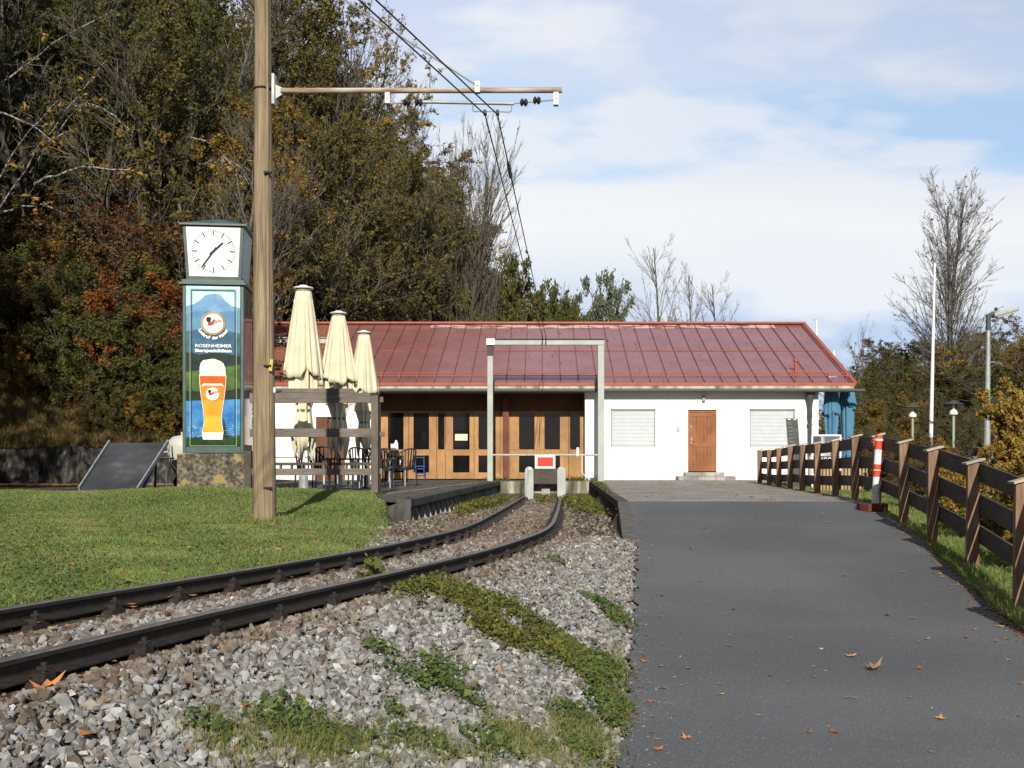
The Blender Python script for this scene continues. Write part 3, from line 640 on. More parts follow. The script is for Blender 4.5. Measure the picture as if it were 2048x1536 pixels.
for z in (.95, 1.75): m.box(px_ - .075, px_ + .075, DF - .2, DF, z, z + .03)
m.build('downpipe', gutter_m, bld, smooth=True)
m = MB(); m.tube([(px_ + .03, DF - .14, 0), (px_ + .03, DF - .14, .80)], .065, 10); m.build('downpipe_sleeve', flat('tan_pipe', (.55, .42, .25), .6), bld, smooth=True)
vx, vy = 8.25, YE + .95
m = MB(); m.tube([(vx, vy, rz(vy) - .05), (vx, vy, rz(vy) + .40)], .055, 10); m.lathe((vx, vy, rz(vy) + .38), [(.09, 0), (.09, .10), (.02, .15)], 12)
m.beam((vx - .3, vy, rz(vy) + .08), (vx + .9, vy, rz(vy) + .08), .03, .03); m.build('vent_pipe', roof_trim, bld, smooth=True)
# shuttered windows
for (a, b), nm in ((w1, 'shut'), (w2, 'plain')):
    m = MB(); k = 26
    for i in range(k):
        z0 = wz0 + .02 + i * (wz1 - wz0 - .06) / k; z1 = z0 + (wz1 - wz0 - .06) / k
        m.add([(a + .03, DF + .075, z0), (b - .03, DF + .075, z0), (b - .03, DF + .052, (z0 + z1) / 2), (a + .03, DF + .052, (z0 + z1) / 2), (a + .03, DF + .082, z1 - .004), (b - .03, DF + .078, z1 - .004)], [(0, 1, 2, 3), (3, 2, 5, 4)])
    wd = m.build('roller_shutter', shutter_m, bld)
    m = MB()
    for bx in ((a, a + .035, wz0, wz1), (b - .035, b, wz0, wz1), (a, b, wz1 - .04, wz1), (a, b, wz0, wz0 + .03)): m.box(bx[0], bx[1], DF + .03, DF + .1, bx[2], bx[3])
    m.box(a, b, DF + .1, DF + .12, wz0, wz1); m.build('window_frame', flat('grey_frame', (.26, .27, .26), .5), wd)
    m = MB(); m.box(a - .04, b + .04, DF - .03, DF + .1, wz0 - .03, wz0); m.build('sill', plaster, wd)
# side door
m = MB(); m.box(dx0, dx0 + .08, DF + .06, DF + .16, .28, 2.25); m.box(dx1 - .08, dx1, DF + .06, DF + .16, .28, 2.25); m.box(dx0 + .08, dx1 - .08, DF + .06, DF + .16, 2.17, 2.25)
m.box(dx0 + .16, dx1 - .16, DF + .075, DF + .1, 1.06, 1.2); m.box(dx0 + .08, dx1 - .08, DF + .075, DF + .1, .28, .46)
m.box(dx0 + .08, dx0 + .17, DF + .08, DF + .12, .46, 2.17); m.box(dx1 - .17, dx1 - .08, DF + .08, DF + .12, .46, 2.17); m.box(dx0 + .17, dx1 - .17, DF + .08, DF + .12, 2.04, 2.17)
x = dx0 + .17; n_ = 5; pw = (dx1 - dx0 - .34) / n_
for i in range(n_): m.box(x + i * pw + .004, x + (i + 1) * pw - .004, DF + .092, DF + .12, .46, 2.04)
m.box(dx0 + .08, dx1 - .08, DF + .12, DF + .15, .28, 2.17)
dr = m.build('door', door_wood, bld)
m = MB(); m.box(dx0 + .1, dx0 + .14, DF + .06, DF + .08, 1.16, 1.36); m.tube([(dx0 + .12, DF + .07, 1.27), (dx0 + .12, DF + .02, 1.27), (dx0 + .22, DF + .02, 1.27)], .01, 6); m.box(dx0 + .1, dx0 + .13, DF + .06, DF + .08, 1.68, 1.74)
m.build('handle', flat('brass', (.45, .38, .22), .35, metal=.6), dr)
sx0, sx1 = BP(1367, 0)[0], BP(1445, 0)[0]
m = MB(); m.box(sx0, sx1, DF - .35, DF + .05, .13, .25); m.build('step', concrete_light, bld, bevel=.008)
sx0, sx1 = BP(1351, 0)[0], BP(1463, 0)[0]
m = MB()
for i in range(3): m.box(sx0 + (sx1 - sx0) * i / 3 + .006, sx0 + (sx1 - sx0) * (i + 1) / 3, DF - .75, DF + .01, 0, .125)
m.build('step', concrete_light, bld, bevel=.008)
lx, lz = BP(1407, 797)
m = MB(); m.box(lx - .05, lx + .05, DF - .05, DF, lz + .02, lz + .09); m.lathe((lx, DF - .06, lz - .11), [(.03, 0), (.055, .03), (.055, .12), (.03, .14)], 10); m.build('wall_lamp', flat('lamp_grey', (.35, .35, .34), .4), bld)
ix, iz = BP(1356, 859)
m = MB(); m.box(ix - .05, ix + .05, DF - .025, DF, iz - .08, iz + .08); m.build('intercom', galv, bld)
# brown timber bay behind the parasols
m = MB(); k = 12
for i in range(k):
    z0 = .0 + i * 2.02 / k; m.box(bx0, bx1, DF + .10 + .012 * (i % 2), DF + .2, z0, z0 + 2.02 / k - .006)
m.build('boarded_panel', wood('red_brown_boards', (.16, .055, .03), (.24, .09, .05), stretch=(1.5, 10, 10)), bld)
m = MB(); m.box(bx0 + .02, bx0 + .38, DF - .05, DF + .08, 0, 2.0); m.build('panel_post', oak_dark, bld)
m = MB(); m.box(XL + .2, bx0 - .1, DF - .06, DF, .74, .80); m.build('ledge', plaster, bld)
# entrance front: glazed timber doors one metre behind the facade
DE = DF + 1.0; SE = F / DE
def EX(px): return (px - CX) / SE
def EZ(py): return EYE + (HY - py) / SE
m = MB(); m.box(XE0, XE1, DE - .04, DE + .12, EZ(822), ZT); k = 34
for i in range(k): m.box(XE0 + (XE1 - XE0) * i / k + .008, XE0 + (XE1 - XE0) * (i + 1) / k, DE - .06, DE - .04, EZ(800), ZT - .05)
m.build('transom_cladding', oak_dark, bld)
ztop, zm1, zm0, zbot = EZ(822), EZ(899), EZ(911), .02
def leaf(px0, g0, g1, px1, low=True, brd=.02):
    m = MB(); y0, y1 = DE, DE + .06
    a, b, c, d = EX(px0), EX(g0), EX(g1), EX(px1)
    m.box(a, b, y0, y1, zbot, ztop); m.box(c, d, y0, y1, zbot, ztop); m.box(b, c, y0 + .003, y1, ztop - .06, ztop); m.box(b, c, y0 + .003, y1, zm0, zm1)
    m.box(b, c, y0 + .003, y1, zbot, EZ(945) if low else zm0)
    m.box(a - .005, b + .02, y0 - .015, y0, zm1, zm1 + .03); 
    lf = m.build('door_leaf', oak, bld, bevel=.004)
    m = MB(); m.box(b, c, y0 + .03, y0 + .036, zm1, ztop - .06)
    if low: m.box(b, c, y0 + .03, y0 + .036, EZ(945), zm0)
    m.build('pane', glass_dark, lf)
    m = MB(); m.tube([(c + .05, y0 - .03, EZ(896)), (c + .05, y0, EZ(896))], .012, 6); m.tube([(c + .05, y0 - .03, EZ(896)), (c + .05, y0 - .03, EZ(902))], .01, 6); m.build('handle', galv, lf)
leaf(757, 776, 807, 817); leaf(817.6, 827, 858, 873); leaf(873.6, 876, 889, 891, False); leaf(891.6, 906, 939, 948); leaf(948.6, 957, 980, 989)
leaf(1020, 1038, 1069, 1079); leaf(1079.6, 1089, 1120, 1137); leaf(1137.6, 1140, 1160, 1167, False)
m = MB(); m.box(EX(989.6), EX(1000), DE + .0, DE + .08, zbot, ztop); m.box(EX(1000.6), EX(1019.5), DE + .0, DE + .08, zbot, ztop); m.build('door_post', oak, bld, bevel=.006)
m = MB(); m.box(EX(1006), EX(1018), DE - .30, DE - .12, 0, EZ(795)); m.build('column', wood('red_column', (.15, .05, .035), (.21, .075, .05)), bld)
m = MB(); m.box(XE0, EX(756.5), DE, DE + .08, zbot, ztop); m.box(EX(1167.5), XE1, DE, DE + .08, zbot, ztop); m.build('side_panel', oak, bld)
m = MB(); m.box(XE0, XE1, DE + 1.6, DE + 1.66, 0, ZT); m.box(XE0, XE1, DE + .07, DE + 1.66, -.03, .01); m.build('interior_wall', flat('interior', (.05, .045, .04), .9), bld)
m = MB(); m.box(EX(910), EX(935), DE + .012, DE + .02, EZ(881), EZ(868)); m.build('notice', flat('cream_paper', (.72, .66, .50), .8), bld)
tag(bld, None)
# white canister on the ledge of the leftmost door pane, blue chair and table frame inside
m = MB(); cx_, cz_ = EX(790), EZ(900)
m.box(cx_ - .12, cx_ + .12, DE - .16, DE - .04, cz_ - .01, cz_ + .2); m.prism([(cx_ - .02, cz_ + .2), (cx_ + .12, cz_ + .2), (cx_ + .09, cz_ + .28), (cx_ + .02, cz_ + .28)], DE - .15, DE - .05); m.tube([(cx_ + .05, DE - .1, cz_ + .27), (cx_ + .05, DE - .1, cz_ + .32)], .035, 8)
m.box(cx_ - .13, cx_ + .13, DE - .17, DE - .003, cz_ - .02, cz_ - .01)
tag(m.build('canister', white_p, origin=(cx_, DE - .1, cz_ - .01), bevel=.01), 'white plastic canister standing by the leftmost glazed door', 'canister')
th = thing('blue_chair', 'bright blue tubular chair frame seen low in the glazed door', 'chair', (EX(842), DE - .35, 0))
m = MB(); a, b = EX(834), EX(851)
for x in (a, b): m.tube([(x, DE - .45, .0), (x, DE - .45, .75)], .014, 6); m.tube([(x, DE - .15, .0), (x, DE - .15, .45)], .014, 6); m.tube([(x, DE - .45, .42), (x, DE - .15, .42)], .014, 6)
for z in (.35, .2, .72): m.tube([(a, DE - .45, z), (b, DE - .45, z)], .014, 6)
m.build('frame', blue_steel, th)
m = MB(); m.box(a, b, DE - .45, DE - .12, .43, .45); m.build('seat', blue_steel, th)
# two thin roof-side masts behind the building
for px, top, bot, lb in ((1633, 640, 690, 'thin pale mast with small crosspiece behind the right roof end'), (1668, 700, 770, 'short pale mast behind the lower right roof corner')):
    p = P(px, top, 49); q = P(px, bot, 49); t = thing('mast', lb, 'mast', (p.x, 49, 0)); m = MB(); m.tube([(p.x, 49, -.2), (p.x, 49, p.z)], .045, 8); m.build('pole', white_p, t, smooth=True)
    m = MB(); m.box(p.x - .14, p.x + .14, 48.97, 49.03, p.z, p.z + .06); m.build('crosspiece', galv, t)

# ------------------------------------------------------------------ parasols
def parasol(name, label, x, y, ztop, mat, rmax, zwide, zhem2, zstrap, zend, seed, r_in=.62, group=None):
    r = thing(name, label, 'parasol', (x, y, 0), group); rn = random.Random(seed); H = ztop
    n = 96; ph = [rn.uniform(0, 6.28) for _ in range(8)]
    def wob(amp, k0):
        return lambda a, z, j: 1 + amp * (.55 * math.sin(a * 12 + ph[0]) + .3 * math.sin(a * 19 + ph[1] + z * .8) + .25 * math.sin(a * 5 + ph[2] + z)) 
    m = MB(); prof = []
    for t in np.linspace(0, 1, 16):
        z = H - .12 - t * (H - .12 - zwide); prof.append((.15 + (rmax - .15) * t ** .85, z))
    prof = prof[::-1]
    # ragged hem: lower ring follows the folds
    vs = []; 
    for j, (rr, z) in enumerate(prof):
        t = 1 - j / 15
        for k in range(n):
            a = k * 2 * math.pi / n; f = 1 + (.03 + .12 * t) * (.5 * math.sin(a * 14 + ph[0]) + .3 * math.sin(a * 7 + ph[2]) + .35 * math.sin(a * 21 + ph[1]))
            dz = (-.07 * math.sin(a * 4 + ph[3]) - .04 * math.sin(a * 9 + ph[4])) * t ** 3
            vs.append((x + math.cos(a) * rr * f, y + math.sin(a) * rr * f * .9, z + dz))
    fs = [(i * n + k, i * n + (k + 1) % n, (i + 1) * n + (k + 1) % n, (i + 1) * n + k) for i in range(15) for k in range(n)]
    m.add(vs, fs); cn = m.build('canopy', mat, r, smooth=True); cn.modifiers.new('thickness', 'SOLIDIFY').thickness = .008
    m = MB(); ri = rmax * r_in; q = []
    for z, rr in ((zend, .16), (zend + .25, .22), (zstrap - .35, ri * .72), (zstrap - .04, ri * .56), (zstrap + .04, ri * .56), (zstrap + .3, ri * .85), (zhem2, ri * 1.08), (zwide + .15, ri * 1.05), (H - 1.2, ri * .6), (H - .3, .16)): q.append((rr, z))
    vs = []
    for j, (rr, z) in enumerate(q):
        lo = 1 if j < 2 else 0
        for k in range(n):
            a = k * 2 * math.pi / n; f = 1 + .17 * math.sin(a * 8 + ph[5]) + .10 * math.sin(a * 13 + ph[6] + j * .3)
            vs.append((x + math.cos(a) * rr * f, y + math.sin(a) * rr * f, z + lo * (.18 * math.sin(a * 3 + ph[7]) + .12 * math.sin(a * 8)) * (1 if j == 0 else .3)))
    m.add(vs, [(i * n + k, i * n + (k + 1) % n, (i + 1) * n + (k + 1) % n, (i + 1) * n + k) for i in range(len(q) - 1) for k in range(n)])
    m.build('folded_cloth', mat, r, smooth=True).modifiers.new('thickness', 'SOLIDIFY').thickness = .006
    m = MB(); m.lathe((x, y, 0), [(ri * .60, zstrap - .025), (ri * .63, zstrap), (ri * .60, zstrap + .025)], 24); m.build('strap', cream_d if mat is cream else teal, r, smooth=True)
    m = MB(); m.lathe((x, y, H - .14), [(.13, 0), (.15, .03), (.15, .05), (.13, .06)], 20); m.build('vent_ring', flat('ring' + name, (.30, .27, .19), .7), r)
    m = MB(); m.lathe((x, y, H - .07), [(.19, 0), (.20, .015), (.19, .03), (.09, .055), (.08, .07), (.0, .08)], 20); m.build('cap', white_p, r, smooth=True)
    m = MB(); m.tube([(x, y, 0), (x, y, H - .1)], .038, 12); m.build('pole', white_p, r, smooth=True)
    m = MB(); m.box(x - .3, x + .3, y - .3, y + .3, 0, .06); m.lathe((x, y, .06), [(.10, 0), (.09, .25), (.06, .3)], 12); m.build('base', galv, r)
    return r
for i, (px, py, s_, wpy, wd, lab) in enumerate(((607, 571, 100, 752, 40, 'tallest of the three closed cream parasols, next to the wooden mast'),
                                                 (677, 622, 85, 766, 38, 'middle one of the three closed cream parasols'),
                                                 (728, 661, 74, 786, 29, 'rightmost closed cream parasol, farthest from the mast'))):
    Y = F / s_; x = (px - CX) / s_; zt = EYE + (HY - py) / s_; zw = EYE + (HY - wpy) / s_
    parasol('parasol', lab, x, Y, zt, cream, wd / s_ * .95, zw, zw - .5, EYE + (HY - (821, 837, 845)[i]) / s_, EYE + (HY - 893) / s_, 11 + i, group='closed cream parasols on the terrace')
for i, (px, hy, by) in enumerate(((1663, 829, 905), (1695, 814, 905))):
    Y = 34.75 + i * .25; s_ = F / Y
    parasol('parasol', ('closed teal parasol nearer the building corner', 'closed teal parasol standing farther from the building corner')[i], (px - CX) / s_, Y, 3.35, teal, 17 / s_, EYE + (HY - hy) / s_, EYE + (HY - hy - 12) / s_, .95, .55, 31 + i, r_in=.62, group='closed teal parasols')

# ------------------------------------------------------------------ terrace fence, chairs and table
TF = 20.2; ST = F / TF
def TX_(px): return (px - CX) / ST
def TZ(py): return EYE + (HY - py) / ST
tf = thing('terrace_fence', 'weathered grey timber rail fence in front of the cream parasols', 'fence', (TX_(750), TF, 0))
m = MB(); m.box(TX_(743), TX_(757), TF - .07, TF + .07, -.1, TZ(790)); m.build('post', grey_wood_v, tf, bevel=.006)
m = MB(); m.box(TX_(741.5), TX_(758.5), TF - .085, TF + .085, TZ(790) , TZ(786)); m.build('post_cap', black, tf)
m = MB(); m.box(TX_(490), TX_(504), TF - .07, TF + .07, -.1, TZ(902)); m.build('post', fence_dark, tf, bevel=.006)
for y0, y1, x1, dy in ((786, 806, 742.6, 0), (857, 874, 742.6, 0), (937, 950, 742.6, 0)):
    m = MB(); m.box(TX_(500), TX_(x1) - .002, TF - .03, TF + .03, TZ(y1), TZ(y0)); m.build('board', grey_wood, tf, bevel=.005)
m = MB(); m.prism([(TX_(561), TZ(786) + .003), (TX_(712), TZ(786) + .003), (TX_(705), TZ(777)), (TX_(569), TZ(777))], TF - .02, TF + .035); m.build('board', grey_wood, tf, bevel=.004)
m = MB(); m.box(TX_(500), TX_(742.5), TF + .12, TF + .2, TZ(931), TZ(925)); m.build('rail', fence_dark, tf)
m = MB(); x = 560
while x < 742: m.box(TX_(x) - .012, TX_(x) + .012, TF - .0, TF + .12, TZ(937), TZ(929)); x += 22
m.build('spacer', grey_wood_v, tf)
for y0, y1, xe in ((793, 804, 765), (863, 873, 767), (937, 949, 763)):
    m = MB(); m.box(TX_(757.5), TX_(xe), TF + .09, TF + .13, TZ(y1), TZ(y0)); m.build('board', grey_wood, tf, bevel=.004)
m = MB(); m.box(TX_(744), TX_(758), TF + .14, TF + .24, -.0, TZ(806)); m.build('post', fence_dark, tf)
def terrace_chair():
    r = thing('terrace_chair', 'black wicker armchair', 'chair', (0, 0, 0), 'black wicker armchairs on the terrace', local=True)
    m = MB(); m.box(-.25, .25, -.25, .25, .40, .44); m.build('seat', wicker, r, bevel=.01)
    m = MB(); n = 15
    for i in range(n):                                                     # curved slatted shell, lower at the arms
        a = math.radians(-20 + 220 * i / (n - 1)); xx, yy = .29 * math.cos(a), .26 * math.sin(a); top = .62 + .30 * max(0, math.sin(a)) ** .7
        m.beam((xx * .93, yy * .93, .42), (xx * 1.08, yy * 1.1, top), .03, .012, up=(xx, yy, 0.01))
    m.build('backrest', wicker, r)
    m = MB(); pts = []
    for i in range(n):
        a = math.radians(-20 + 220 * i / (n - 1)); pts.append((.29 * 1.08 * math.cos(a), .26 * 1.1 * math.sin(a), .62 + .30 * max(0, math.sin(a)) ** .7))
    m.tube(pts, .018, 6); m.build('top_rail', wicker, r, smooth=True)
    for sx in (-1, 1):
        for sy in (-1, 1):
            m = MB(); m.tube([(sx * .24, sy * .22, 0), (sx * .23, sy * .21, .42)], .016, 6); m.build('leg', galv if sy < 0 else black, r)
    return r
ch = terrace_chair(); spots = [(-4.95, 22.9, 2.9, 'leftmost black wicker chair behind the fence'), (-4.55, 22.5, .3, 'black wicker chair beside the leftmost one'), (-4.05, 24.2, 2.7, 'black wicker chair below the middle parasol'),
         (-3.75, 24.4, .4, 'black wicker chair behind the fence, right of the middle parasol'), (-3.75, 26.8, 2.5, 'black wicker chair just left of the fence post'), (-3.42, 26.5, -.6, 'black wicker chair just right of the fence post')]
for i, (x, y, r, lb) in enumerate(spots):
    if i == 0: ch.location = (x, y, 0); ch.rotation_euler = (0, 0, r); ch['label'] = lb
    else: copy_tree(ch, (x, y, 0), lb, rotz=r)
for k, (x, y, lb, cat) in enumerate(((-4.25, 22.7, 'dark square terrace table behind the fence on the left', 'table'), (-3.9, 25.6, 'dark square terrace table left of the fence post', 'table'), (-4.1 + .2, 29.6, 'dark grey table with metal legs before the glazed doors', 'table'))):
    if k == 2: x = (790 - CX) / F * 30.5; y = 30.5
    t = thing('terrace_table', lb, cat, (x, y, 0), 'dark terrace tables'); hw = .36
    m = MB(); m.box(x - hw, x + hw, y - hw, y + hw, .64 if k < 2 else .34, .68 if k < 2 else .46); m.build('table_top', flat('slate_top', (.05, .055, .06), .5), t, bevel=.01)
    for sx in (-1, 1):
        for sy in (-1, 1): m = MB(); m.box(x + sx * .3 - .02, x + sx * .3 + .02, y + sy * .3 - .02, y + sy * .3 + .02, 0, .64 if k < 2 else .34); m.build('leg', galv if k < 2 else black, t)
    if k == 2:
        m = MB(); m.tube([(x - .05, y, .46), (x - .05, y, .70)], .03, 8); m.tube([(x + .12, y, .46), (x + .17, y, .68)], .02, 8); tag(m.build('candle_holders', white_p, origin=(x, y, .46)), 'two small white sticks standing on the dark table by the doors', 'candle')

# ------------------------------------------------------------------ portal at the end of the wires
PS = 66.0; PY_ = F / PS
def QX(px): return (px - CX) / PS
def QZ(py): return EYE + (HY - py) / PS
pt = thing('wire_portal', 'grey steel portal frame anchoring the overhead wires behind the buffer stop', 'portal', (QX(1090), PY_, 0))
m = MB(); m.box(QX(975), QX(986), PY_ - .09, PY_ + .09, 0, QZ(691)); m.build('post', grey_paint, pt, bevel=.008)
m = MB(); m.box(QX(1195.5), QX(1208), PY_ - .09, PY_ + .09, 0, QZ(691)); m.build('post', grey_paint, pt, bevel=.008)
m = MB(); m.box(QX(973), QX(1208.5), PY_ - .07, PY_ + .07, QZ(690), QZ(680)); m.build('beam', grey_paint, pt, bevel=.005)
m = MB(); m.box(QX(973), QX(1208.5), PY_ - .1, PY_ + .1, QZ(680) + .002, QZ(678.2)); m.build('beam_cover', black, pt)
m = MB(); m.box(QX(974.5), QX(986.5), PY_ - .1, PY_ + .1, QZ(712), QZ(692)); m.build('collar', flat('brown_collar', (.06, .045, .04), .6), pt)
m = MB(); m.box(QX(973), QX(990), PY_ - .16, PY_ + .05, QZ(691), QZ(678)); m.build('lamp_box', white_p, pt, bevel=.01)
m = MB(); m.tube([(QX(986), PY_, QZ(910)), (QX(1196), PY_, QZ(910))], .03, 8); m.build('cross_rail', grey_paint, pt)
m = MB(); m.tube([(QX(1164), PY_ - .03, QZ(908)), (QX(1164), PY_ - .03, QZ(945)), (QX(1170), PY_ - .03, QZ(952))], .014, 6); m.box(QX(1153), QX(1158), PY_ - .05, PY_ + .05, QZ(912), QZ(895)); m.build('hook', white_p, pt)
m = MB(); m.box(QX(1199), QX(1204), PY_ - .095, PY_ - .09, QZ(871), QZ(867)); m.build('sticker', flat('yellow_sticker', (.7, .55, .05)), pt)
for px in (1085, 1092): m = MB(); m.tube([(QX(px), PY_ - .11, QZ(690)), (QX(px), PY_ - .11, QZ(672))], .014, 6); m.build('anchor', black, pt)

# ------------------------------------------------------------------ buffer stop
BS = 67.0; BY_ = F / BS
def UX(px): return (px - CX) / BS
def UZ(py): return EYE + (HY - py) / BS
bf = thing('buffer_stop', 'grey buffer stop with rounded uprights, dark beam and red and white board', 'buffer stop', (UX(1090), BY_, UZ(992)))
for a, b in ((1050, 1067), (1114.5, 1131)):
    x0, x1 = UX(a), UX(b); rr = (x1 - x0) / 2; zc = UZ(933) - rr; poly = [(x0, -.72), (x1, -.72)] + [((x0 + x1) / 2 + rr * math.cos(t), zc + rr * math.sin(t)) for t in np.linspace(0, math.pi, 13)]
    m = MB(); m.prism(poly, BY_ - .08, BY_ + .08); m.build('upright', grey_paint, bf, bevel=.008)
m = MB(); m.box(UX(1067) + .002, UX(1114.5) - .002, BY_ - .1, BY_ + .1, UZ(968), UZ(952.5)); m.box(UX(1067) + .002, UX(1114.5) - .002, BY_ - .095, BY_ + .1, UZ(952), UZ(936)); m.build('buffer_beam', fence_dark, bf, bevel=.01)
m = MB(); m.box(UX(1070.5), UX(1110.5), BY_ - .115, BY_ - .10, UZ(937), UZ(910)); sg = m.build('sign_board', white_p, bf)
m = MB(); m.box(UX(1075), UX(1106), BY_ - .12, BY_ - .115, UZ(932.5), UZ(914.5)); m.build('red_field', red_sign, sg)
m = MB(); m.lathe((0, 0, 0), [(.045, 0), (.045, .03)], 12); m2 = MB(); cx_, cz_ = UX(1059), UZ(937)
m2.prism([(cx_ + .05 * math.cos(t), cz_ + .05 * math.sin(t)) for t in np.linspace(0, 6.0, 12)], BY_ - .1, BY_ - .08); m2.build('reflector', white_p, bf)
m = MB(); m.box(UX(1083), UX(1100), BY_ + .2, BY_ + .34, -.7, UZ(975)); tag(m.build('stump', concrete_light, bf), 'pale concrete block under the beam')

# ------------------------------------------------------------------ wooden catenary mast
MS = 145.0; MY = F / MS
def MX(px): return (px - CX) / MS
def MZ(py): return EYE + (HY - py) / MS
mst = thing('catenary_mast', 'tall brown wooden pole with steel bracket arm carrying the overhead wires', 'mast', (MX(528.5), MY, -.26))
m = MB(); n = 20; vs = []; zs = np.linspace(-.5, 8.4, 26); rn = random.Random(3)
for z in zs:
    cxp = MX(528.5 - (z + .26) / 7.2 * 3.0); r_ = np.interp(z, [-.3, 7.0, 8.4], [.163, .108, .10])
    for k in range(n):
        a = k * 2 * math.pi / n; q = r_ * (1 + .012 * math.sin(a * 5 + z)); 
        if abs(((a - 5.2 + math.pi) % (2 * math.pi)) - math.pi) < .17: q *= .93
        vs.append((cxp + math.cos(a) * q, MY + math.sin(a) * q, z))
m.add(vs, [(i * n + k, i * n + (k + 1) % n, (i + 1) * n + (k + 1) % n, (i + 1) * n + k) for i in range(len(zs) - 1) for k in range(n)] + [tuple(range((len(zs) - 1) * n, len(zs) * n))])
m.build('pole', pole_wood, mst, smooth=True)
m = MB(); m.tube([(MX(541.5), MY - .115, -.3), (MX(539), MY - .105, 4.6), (MX(537.5), MY - .095, 8.0)], .018, 6); m.build('cable_conduit', wood('conduit', (.26, .19, .11), (.36, .28, .17)), mst)
for z in (MZ(975), MZ(733), MZ(350)):
    m = MB(); m.box(MX(533), MX(548), MY - .165, MY - .10, z - .012, z + .012); m.build('conduit_clip', rail_side, mst)
m = MB(); m.cbox((MX(547), MY - .13, MZ(732)), (.045, .03, .16), Matrix.Rotation(.12, 3, 'Y')); m.build('yellow_tag', flat('yellow_tag', (.55, .42, .08)), mst)
m = MB(); m.box(MX(551), MX(555), MY - .12, MY - .08, MZ(786), MZ(776)); m.build('small_label', white_p, mst)
ZA = MZ(180.5)
m = MB(); m.box(MX(545.5), MX(551), MY - .07, MY + .07, MZ(210), MZ(150))
m.add([(MX(551), MY, MZ(169)), (MX(570), MY, MZ(178)), (MX(570), MY, MZ(185)), (MX(551), MY, MZ(197)), (MX(551), MY + .02, MZ(169)), (MX(570), MY + .02, MZ(178)), (MX(570), MY + .02, MZ(185)), (MX(551), MY + .02, MZ(197))],
      [(0, 1, 2, 3), (7, 6, 5, 4), (0, 4, 5, 1), (1, 5, 6, 2), (2, 6, 7, 3), (3, 7, 4, 0)]); m.build('bracket', galv, mst)
m = MB(); m.lathe((MX(526.5), MY, MZ(179)), [(.128, -.012), (.134, 0), (.128, .012)], 24); m.build('pole_band', rail_side, mst)
m = MB(); m.tube([(MX(562), MY, MZ(181.5)), (MX(1124), MY, MZ(180.5))], .038, 12); m.build('arm', rusty, mst, smooth=True)
m = MB()
for px, y0, y1 in ((775.5, 186, 208), (1112, 186, 211), (955, 164, 186)):
    m.box(MX(px - 5), MX(px + 5), MY - .045, MY - .035, MZ(y1), MZ(y0)); m.box(MX(px - 5), MX(px + 5), MY + .035, MY + .045, MZ(y1), MZ(y0)); m.tube([(MX(px), MY - .06, MZ((y0 + y1) / 2 - 3 * (px == 955))), (MX(px), MY + .06, MZ((y0 + y1) / 2 - 3 * (px == 955)))], .012, 6)
m.build('hanger', galv, mst)
m = MB(); m.tube([(MX(845), MY, MZ(204)), (MX(1028), MY, MZ(207.5))], .022, 10)
m.tube([(MX(779), MY, MZ(207)), (MX(808), MY, MZ(205))], .010, 6); m.tube([(MX(1028), MY, MZ(207)), (MX(1108), MY, MZ(200))], .010, 6); m.build('insulated_rod', galv, mst, smooth=True)
for px, py in ((814, 205), (838, 205), (1048, 205), (1074, 201)):
    m = MB(); c_ = Vector((MX(px), MY, MZ(py))); t_ = []
    for i, (o, r_) in enumerate(((-.055, .02), (-.04, .05), (-.02, .055), (-.005, .025), (.012, .055), (.035, .05), (.055, .02))):
        t_.append(((c_.x + o, c_.y, c_.z - o * .05), r_))
    m.tube([a for a, b in t_], [b for a, b in t_], 12); m.build('insulator', insul, mst, smooth=True)
m = MB(); m.tube([(MX(946), MY, MZ(206)), (MX(946), MY, MZ(221)), (MX(948), MY, MZ(223)), (MX(1020), MY, MZ(224)), (MX(1023), MY, MZ(221)), (MX(1023), MY, MZ(208))], .010, 6); m.build('stirrup', galv, mst)
m = MB()
for px in (970, 995): m.box(MX(px) - .022, MX(px) + .022, MY - .06, MY + .06, MZ(229), MZ(222))
m.build('wire_clamp', black, mst)
m = MB(); m.tube([(MX(955), MY, MZ(172)), (MX(527), MY, MZ(-105))], .012, 6); m.build('stay_wire', flat('stay', (.25, .25, .24), .6), mst)
def wire(pts, r, label, name='overhead_wire', sag=0):
    out = []
    for (a, b) in zip(pts[:-1], pts[1:]):
        a, b = Vector(a), Vector(b); k = 14
        for i in range(k + (b == Vector(pts[-1]))):
            t = i / k; q = a.lerp(b, t); q.z -= sag * 4 * t * (1 - t); out.append(q)
    m = MB(); m.tube(out, r, 5); return tag(m.build(name, wire_m, origin=out[0]), label, 'overhead wire')
back = lambda x, z: (x - .27 * 27, MY - 27, z)
def far(px): return (QX(px), PY_ - .11, QZ(676))
wire([(-.80 - .30 * 27, MY - 27, 5.42), (MX(970), MY, MZ(229)), far(1085)], .010, 'left one of the two dark overhead contact wires')
wire([(-.62 - .30 * 27, MY - 27, 5.42), (MX(995), MY, MZ(229)), far(1092)], .010, 'right one of the two dark overhead contact wires')
q = Vector((MX(995), MY, MZ(229))).lerp(Vector(far(1092)), .13); d_ = (Vector(far(1092)) - Vector((MX(995), MY, MZ(229)))).normalized()
m = MB(); m.tube([q - d_ * .42, q - d_ * .2, q + d_ * .0, q + d_ * .38, q + d_ * .42], [.012, .028, .03, .028, .012], 8); m.tube([q - d_ * .3 + Vector((0, 0, -.05)), q + d_ * .3 + Vector((0, 0, -.05))], .012, 6)
tag(m.build('section_insulator', black, origin=q), 'small black insulator on the right contact wire', 'insulator')
for k, (y0, y1) in enumerate(((503, 634), (513, 641))):
    a, b = P(-30, y0 - 10, 26), P(362, y1, 33); c_ = a + (a - b) * .3
    wire([c_, b + (b - a) * .15], .009, ('upper', 'lower')[k] + ' thin pale wire crossing in front of the dark slope', 'distant_wire')

